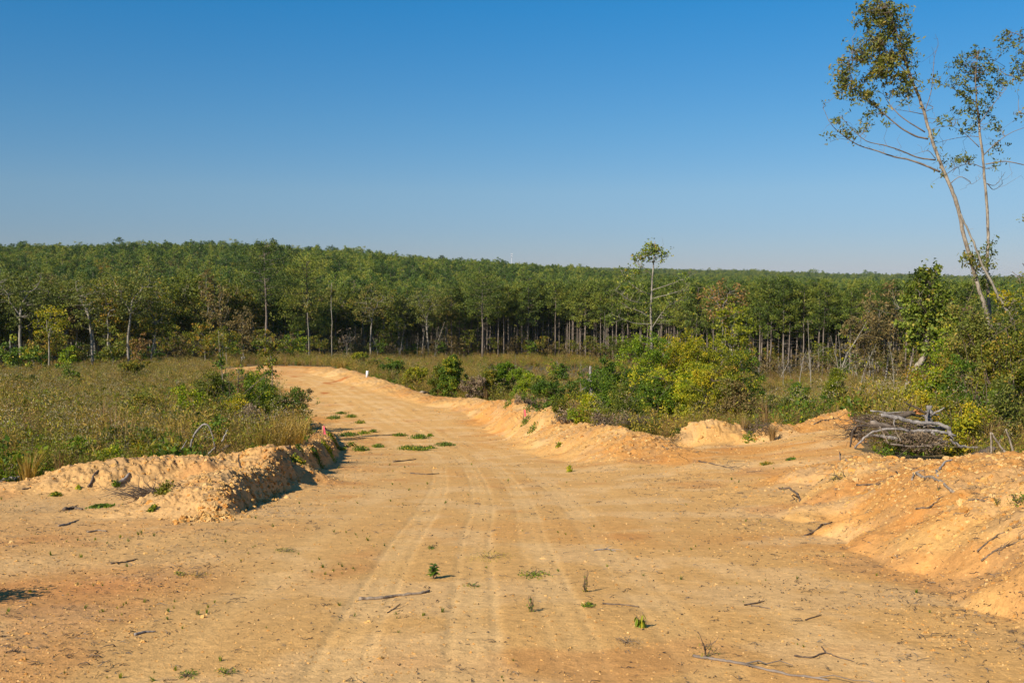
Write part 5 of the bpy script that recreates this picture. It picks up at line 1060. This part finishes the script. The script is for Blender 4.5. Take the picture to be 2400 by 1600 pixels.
# ------------------------------------------------------------------ small plants on the dirt
def leafshape(mb, base_, d_, up, L, W, tint, droop=.25):
    d_ = np.asarray(d_, float); d_ /= np.linalg.norm(d_); s_ = np.cross(d_, up); s_ /= np.linalg.norm(s_); n_ = np.cross(s_, d_)
    V = []; t = (0, .2, .45, .72, 1.0); wd = (.04, .75, 1.0, .7, .02)
    for a, b in zip(t, wd):
        c_ = base_ + d_ * L * a + np.array((0, 0, -droop * L * a * a)); V += [c_ - s_ * W * b + n_ * W * .25 * b, c_, c_ + s_ * W * b + n_ * W * .25 * b]
    q = [];
    for i in range(4): j = i * 3; q += [(j, j + 1, j + 4, j + 3), (j + 1, j + 2, j + 5, j + 4)]
    mb.add(np.array(V), q, None, tint)
def seedling(label, u, vb, vt, droopy=False):
    p = hit(u, vb); H = (vb - vt) / F * p[1]; r = thing('seedling', label, 'seedling', tuple(p)); a = MB(); b = MB(); tops = [(0, 0)] + [(rng.normal() * .18 * H, rng.normal() * .18 * H) for _ in range(2 if not droopy else 4)]
    for ti, (ox, oy) in enumerate(tops):
        hh = H * (.82 if ti == 0 else .45 + .25 * rng.random()); e = p + (ox, oy, hh); a.tube(curve(p - (0, 0, .02), e, 0, 5, .08), np.linspace(.004, .002, 5), 5)
        for k in range(11 if not droopy else 9):
            f = .3 + .7 * (k / 10); az = k * 2.4 + ti; q = p + (e - p) * f; el = .5 if not droopy else -.9
            leafshape(b, q, (math.cos(az), math.sin(az), el * (.4 + .6 * f)), np.array((0, 0, 1.)) if not droopy else np.array((.3, .2, .8)), H * (.42 if not droopy else .30) * (1.15 - .35 * f) * (.75 + .5 * rng.random()), H * (.13 if not droopy else .06), .35 + .4 * rng.random(), .3 if not droopy else .8)
    a.build('stem', M['twig'], r); b.build('leaves', M['green'], r)
seedling('bright broad leaved seedling casting a shadow in the middle foreground', 1015, 1356, 1313)
seedling('wilted seedling with drooping leaves in the right foreground', 1506, 1470, 1424, True)
def sprig(name, label, cat, u, v, wpx, hpx, n, leafm, leaf, asp, stems=4, group=None, flat=.5):
    p = hit(u, v); W = wpx / F * p[1] * .5; H = hpx / F * p[1]; asp_y = max(W, .04) ; r = thing(name, label, cat, tuple(p), group); a = MB(); b = MB()
    for k in range(stems):
        az = rng.random() * 6.28; e = p + (math.cos(az) * W * .8, math.sin(az) * asp_y * .8, H * (.5 + .6 * rng.random())); e[2] = max(e[2], gz(e[0], e[1]) + .01); a.tube(curve(p, e, -.1, 5, .3), np.linspace(.0035, .0018, 5), 3, cap=False)
    o = ball(n); P = p + o * (W, asp_y * 1.3, 0); P[:, :2] += rng.normal(size=(n, 2)) * (W * .22, asp_y * .35); P[:, 2] = ground_z(P[:, 0], P[:, 1]) + (H * rng.random(n) ** 1.3) * (1 - .6 * np.hypot(o[:, 0], o[:, 1])) + .006
    b.leaves(P, leaf * (.6 + .8 * rng.random(n)), None, asp, up=flat)
    a.build('stems', M['twig'], r); b.build('leaves', M[leafm], r)
GP = 'creeping green weed patches on the road'
for u, v, w_, h_, lm in ((782, 981, 34, 9, 'green'), (800, 970, 26, 6, 'green'), (822, 978, 28, 8, 'green'), (844, 992, 24, 8, 'green'), (818, 1021, 46, 9, 'green'), (852, 1017, 30, 10, 'green'), (875, 1013, 18, 8, 'green'), (770, 1058, 34, 16, 'lime'), (792, 1052, 38, 10, 'green'), (824, 1046, 24, 14, 'green'), (846, 1056, 40, 14, 'green'), (886, 1048, 28, 10, 'green'), (937, 1021, 34, 7, 'green'), (984, 1027, 44, 12, 'green'), (958, 1053, 52, 13, 'green'), (985, 1055, 50, 12, 'green'), (1008, 1051, 26, 8, 'green'), (1044, 1044, 44, 10, 'green'), (1008, 1022, 14, 8, 'lime'), (777, 1027, 26, 9, 'green')):
    sprig('weed_patch', 'low creeping %sgreen weed patch on the dirt in the middle of the road' % ('bright ' if lm == 'lime' else ''), 'weed', u, v, w_, h_, int(w_ * 10), lm, .045 if v < 1035 else .036, .6, 5, GP)
for u, v, w_, h_, lm, lab in ((699, 1086, 34, 20, 'green', 'leafy weed growing in the notch right of the left berm'), (744, 1076, 34, 18, 'green', 'weed on the shaded edge of the road berm'), (699, 1052, 24, 8, 'green', 'low weed on the road berm left of the stake'), (700, 1026, 28, 16, 'green', 'upright weed behind the low weed on the road berm'), (610, 1036, 44, 14, 'hard', 'olive weed tuft behind the top of the left berm'), (664, 1012, 50, 18, 'lime', 'spreading bright weed at the foot of the dark scrub'), (725, 1018, 26, 12, 'hard', 'yellowish weed tuft on the road berm'),
  (1230, 992, 24, 18, 'green', 'weed beside the stake on the middle berm'), (1248, 1012, 24, 12, 'green', 'small weed below the stake on the middle berm'), (1190, 950, 26, 18, 'green', 'green weed near the start of the middle berm'), (1309, 1048, 14, 10, 'green', 'tiny weed on the face of the middle berm'), (1335, 1106, 16, 18, 'lime', 'upright green weed at the road edge below the middle berm'), (1755, 1030, 32, 14, 'green', 'green weed beside the root clump on the side track'), (1586, 1011, 18, 8, 'green', 'small weed on the left of the rounded mound'), (1852, 1078, 20, 6, 'green', 'low weed on the orange side track'), (1795, 1088, 24, 6, 'hard', 'low brownish weed on the side track'),
  (272, 1140, 14, 10, 'lime', 'small bright weed by the thick grey branch'), (185, 1147, 10, 8, 'lime', 'tiny bright weed on the left berm face'), (235, 1188, 50, 6, 'green', 'thin green grass on the shelf of the left berm'), (357, 1198, 18, 10, 'green', 'green weed under the dry twig heap'), (130, 1162, 24, 8, 'green', 'low weed on the left end of the berm'), (385, 1155, 40, 26, 'weedg', 'upright dry weed beside the twig heap')):
    sprig('weed', lab, 'weed', u, v, w_, h_, int(w_ * 7), lm, .018 + .0006 * hit(u, v)[1], .5, 5)
for u, v, w_, h_, n, lm, lf_, a_, lab in ((1148, 1308, 110, 12, 420, 'weedg', .012, .16, 'dry grey green grass mat above the middle foreground'), (1252, 1350, 80, 8, 220, 'green', .013, .4, 'flat green weed mat on the track'), (1108, 1374, 48, 7, 90, 'green', .011, .3, 'thin green sprig right of the bright seedling'), (1378, 1420, 34, 8, 110, 'green', .012, .5, 'small leafy mat at the foot of the tall dry weed'), (1372, 1388, 12, 54, 60, 'hard', .011, .4, 'tall dry weed with a bent seed head in the right foreground'), (1245, 1432, 14, 36, 40, 'green', .011, .5, 'slender sprout in the middle foreground'), (1012, 1286, 26, 10, 60, 'green', .012, .4, 'small sprig above the bright seedling'), (670, 1292, 60, 8, 160, 'green', .012, .2, 'green grass sprig on the left foreground'), (420, 1348, 30, 8, 60, 'green', .012, .4, 'small sprig at the left of the foreground'), (440, 1585, 60, 12, 70, 'green', .013, .25, 'grass sprig at the bottom left edge'), (530, 1580, 46, 16, 70, 'green', .013, .25, 'second grass sprig at the bottom left'), (1470, 1506, 80, 8, 140, 'dead', .010, .2, 'dead brown weed lying in the right foreground'), (1655, 1540, 70, 50, 60, 'weedg', .012, .2, 'dry spiky weed at the left end of the long bark covered branch'), (2200, 1150, 8, 14, 14, 'lime', .012, .5, 'tiny green sprout high on the bank'), (2385, 1180, 40, 26, 120, 'green', .014, .5, 'green weed at the right edge of the bank'), (2335, 1185, 20, 24, 80, 'weedg', .012, .2, 'dry weed tuft near the right edge of the bank'), (460, 1350, 60, 10, 120, 'hard', .010, .3, 'sparse green sprigs on the left foreground')):
    sprig('weed', lab, 'weed', u, v, w_, h_, n, lm, lf_, a_, 7)

# ------------------------------------------------------------------ what nobody could count: twig litter, clods, sprouts
def rock(r=1.0):
    import bmesh
    bm = bmesh.new(); bmesh.ops.create_icosphere(bm, subdivisions=2, radius=r); s_ = rng.random() * 50
    for v in bm.verts:
        k = 1 + .35 * math.sin(v.co.x * 3.1 + s_) * math.cos(v.co.y * 2.7 + s_ * 2) + .22 * math.sin(v.co.z * 5 + v.co.x * 4 + s_) + .08 * rng.normal(); v.co *= k; v.co.z *= .72
    me = bpy.data.meshes.new('clod'); bm.to_mesh(me); bm.free(); return me
def clodmat(name, c):
    m, nt = new_mat(name); oi = N(nt, 'ShaderNodeObjectInfo'); g = N(nt, 'ShaderNodeNewGeometry'); n = N(nt, 'ShaderNodeTexNoise', ins={'Scale': 40.}); nt.links.new(g.outputs['Position'], n.inputs[0])
    r = N(nt, 'ShaderNodeMapRange', ins={'To Min': .72, 'To Max': 1.15}); nt.links.new(oi.outputs['Random'], r.inputs[0]); v = N(nt, 'ShaderNodeVectorMath', operation='SCALE'); v.inputs[0].default_value = c; nt.links.new(r.outputs[0], v.inputs['Scale'])
    b = N(nt, 'ShaderNodeBump', ins={'Strength': .6, 'Distance': .01}); nt.links.new(n.outputs[0], b.inputs['Height']); bs = N(nt, 'ShaderNodeBsdfPrincipled', ins={'Roughness': .95, 'Specular IOR Level': .1}); nt.links.new(v.outputs[0], bs.inputs['Base Color']); nt.links.new(b.outputs[0], bs.inputs['Normal']); o = N(nt, 'ShaderNodeOutputMaterial'); nt.links.new(bs.outputs[0], o.inputs[0]); return m
cm = [clodmat('clod_tan', (.56, .325, .105)), clodmat('clod_pale', (.62, .39, .155)), clodmat('clod_orange', (.52, .25, .065))]
clods = []
for k in range(8):
    me = rock(); me.materials.append(cm[(0, 0, 1, 2, 0, 1, 0, 2)[k]]); clods.append(bpy.data.objects.new('clod_%d' % k, me))
def polar_pts(n, r0, r1, half=R(33), power=1.0):
    r = r0 * (r1 / r0) ** rng.random(n); th = (rng.random(n) * 2 - 1) * half; return r * np.sin(th), r * np.cos(th)
def featmask(x, y):
    th = np.arctan2(x, y); r = np.hypot(x, y); i = np.clip(np.searchsorted(RR, r), 0, len(RR) - 1); j = np.clip(np.searchsorted(TH, th), 0, len(TH) - 1); return feat[i, j]
def road_s(x, y):
    dd, sd, _ = polydist(x, y, CENTER); return dd * -sd
X, Y = polar_pts(150000, 4.5, 75); k = is_dirt(X, Y); X, Y = X[k], Y[k]; s_ = road_s(X, Y); fm_ = featmask(X, Y)
pr_ = np.where(np.abs(s_ - .3) < 3.0, .10, .30) * (.5 + 1.4 * np.clip(fbm(X, Y, 1.2, 2, 700) + .35, 0, 1)) + .6 * fm_
k = rng.random(len(X)) < pr_; X, Y, fm_ = X[k], Y[k], fm_[k]; Rg = np.hypot(X, Y)
sc_ = .003 + .007 * rng.random(len(X)) ** 3 + .0008 * Rg * rng.random(len(X)) ** 1.8; sc_ *= 1 + fm_ * 1.6 * rng.random(len(X)); sc_ *= np.where(rng.random(len(X)) < .015 * (1 + 2 * fm_), 2.2, 1)
sc_ = np.minimum(sc_, .10); scatter('dirt_clods', X, Y, clods, sc_, tilt=.5, Z=ground_z(X, Y) - .25 * sc_); print('clods', len(X))
# lumps that make up the left scarp
X = []; Y = []
for (ua, ya), (ub, yb) in zip(((440, 15.2), (500, 15.6), (560, 17.9), (610, 19.9), (650, 21.8), (700, 25.5), (745, 33)), ((500, 15.6), (560, 17.9), (610, 19.9), (650, 21.8), (700, 25.5), (745, 33), (770, 44))):
    n = 150; t = rng.random(n); X.append(ux(ua, ya) * (1 - t) + ux(ub, yb) * t + rng.normal(size=n) * .2); Y.append(ya * (1 - t) + yb * t + rng.normal(size=n) * .25)
X = np.concatenate(X); Y = np.concatenate(Y); scatter('scarp_clods', X, Y, clods, .014 + .045 * rng.random(len(X)) ** 2.5, tilt=.8)
tws = []
for k in range(8):
    mb = MB()
    for j in range(1 if k < 4 else 3):
        a = rng.normal(size=3) * (.25, .1, .02) * (j > 0); L = 1 if j == 0 else .5; b = a + np.array((L, .25 * rng.normal(), .05 * rng.random())); mb.tube(curve(a - (.5, 0, 0), b - (.5, 0, 0), -.04 * rng.random(), 6, .38), np.linspace(.030, .012, 6) * (1.5 if k in (1, 3) else 1), 4, rng.random())
    tws.append(free('twig_%d' % k, mb, ('twig', 'twig', 'grey', 'dark', 'twig', 'twig', 'dark', 'wood')[k]))
X, Y = polar_pts(150000, 4.6, 80); k = is_dirt(X, Y); X, Y = X[k], Y[k]; s_ = road_s(X, Y); fm_ = featmask(X, Y)
pr_ = .03 + .42 * np.clip(fbm(X, Y, 1.6, 3, 720) + .05, 0, 1) * np.where(np.abs(s_ - .2) < 2.6, .35, 1) + .16 * np.exp(-((s_ - 4.4) / .8) ** 2) * (Y < 30) + .22 * fm_ + np.where(s_ < -2.8, .05, 0)
k = rng.random(len(X)) < pr_; X, Y = X[k], Y[k]; Rg = np.hypot(X, Y)
scatter('twig_litter', X, Y, tws, (.018 + .085 * rng.random(len(X)) ** 3) * (.75 + Rg / 26), tilt=.22, sink=-.002); print('twigs', len(X))
chips = []
for k in range(4):
    mb = MB(); mb.leaves(np.array([[0, 0, .12]]), .5, [rng.random()], .45, D=np.array([[1, .1, .15 * rng.normal()]])); mb.leaves(np.array([[.1, .1, .2]]), .35, [rng.random()], .5, D=np.array([[.4, 1, .3]])); chips.append(free('chip_%d' % k, mb, ('dead', 'dark', 'twig', 'dead')[k]))
X, Y = polar_pts(130000, 4.6, 75); k = is_dirt(X, Y); X, Y = X[k], Y[k]; s_ = road_s(X, Y)
k = rng.random(len(X)) < (.06 + .5 * np.clip(fbm(X, Y, 1.1, 3, 740) + .02, 0, 1)) * np.where(np.abs(s_ - .2) < 2.6, .5, 1); X, Y = X[k], Y[k]
scatter('bark_chips', X, Y, chips, (.010 + .022 * rng.random(len(X)) ** 2) * (.8 + np.hypot(X, Y) / 24), tilt=.35)
gs = [free('sprout_%d' % k, grass(1, 1.1, 14 + 5 * k, wid=.05), 'green') for k in range(3)]
X, Y = polar_pts(12000, 4.7, 40); k = is_dirt(X, Y); X, Y = X[k], Y[k]; s_ = road_s(X, Y)
k = rng.random(len(X)) < (.01 + .9 * np.clip(fbm(X, Y, 1.5, 2, 760) - .12, 0, 1)) * np.where(s_ < -1.2, 1, .25) * (featmask(X, Y) < .3); X, Y = X[k], Y[k]
scatter('grass_sprouts', X, Y, gs, (.018 + .03 * rng.random(len(X)) ** 2) * (.8 + np.hypot(X, Y) / 30), tilt=.3); print('sprouts', len(X))
# bush added out of view to cast the dark shadow at the left edge
x = -5.35; Yb = 8.7; tb, lb = make_bush(.8, .5, 'hard', .03, .7); pr = proto('bush', tb, lb, 'twig', 'hard', 'low unseen bush added beyond the left edge to cast the shadow there', 'bush', None, ('stems', 'foliage')); dup(pr, (x, Yb, gz(x, Yb)), 0, 1.0)
for o in [o for o in COL.objects if o.get('proto')]:
    for c_ in list(o.children): bpy.data.objects.remove(c_)
    bpy.data.objects.remove(o)

# ------------------------------------------------------------------ the air
import bmesh
bm = bmesh.new(); bmesh.ops.create_cube(bm, size=1.0)
for v in bm.verts: v.co = (v.co.x * 19000, v.co.y * 19000, 31 if v.co.z > 0 else -64)
me = bpy.data.meshes.new('haze'); bm.to_mesh(me); bm.free(); hz = bpy.data.objects.new('haze', me); COL.objects.link(hz); hz['kind'] = 'stuff'
hm = bpy.data.materials.new('haze'); hm.use_nodes = True; hm.node_tree.nodes.clear(); pv = hm.node_tree.nodes.new('ShaderNodeVolumePrincipled'); pv.inputs['Color'].default_value = (.80, .90, 1, 1); pv.inputs['Density'].default_value = .00004; pv.inputs['Anisotropy'].default_value = 0
ho = hm.node_tree.nodes.new('ShaderNodeOutputMaterial'); hm.node_tree.links.new(pv.outputs[0], ho.inputs['Volume']); me.materials.append(hm)
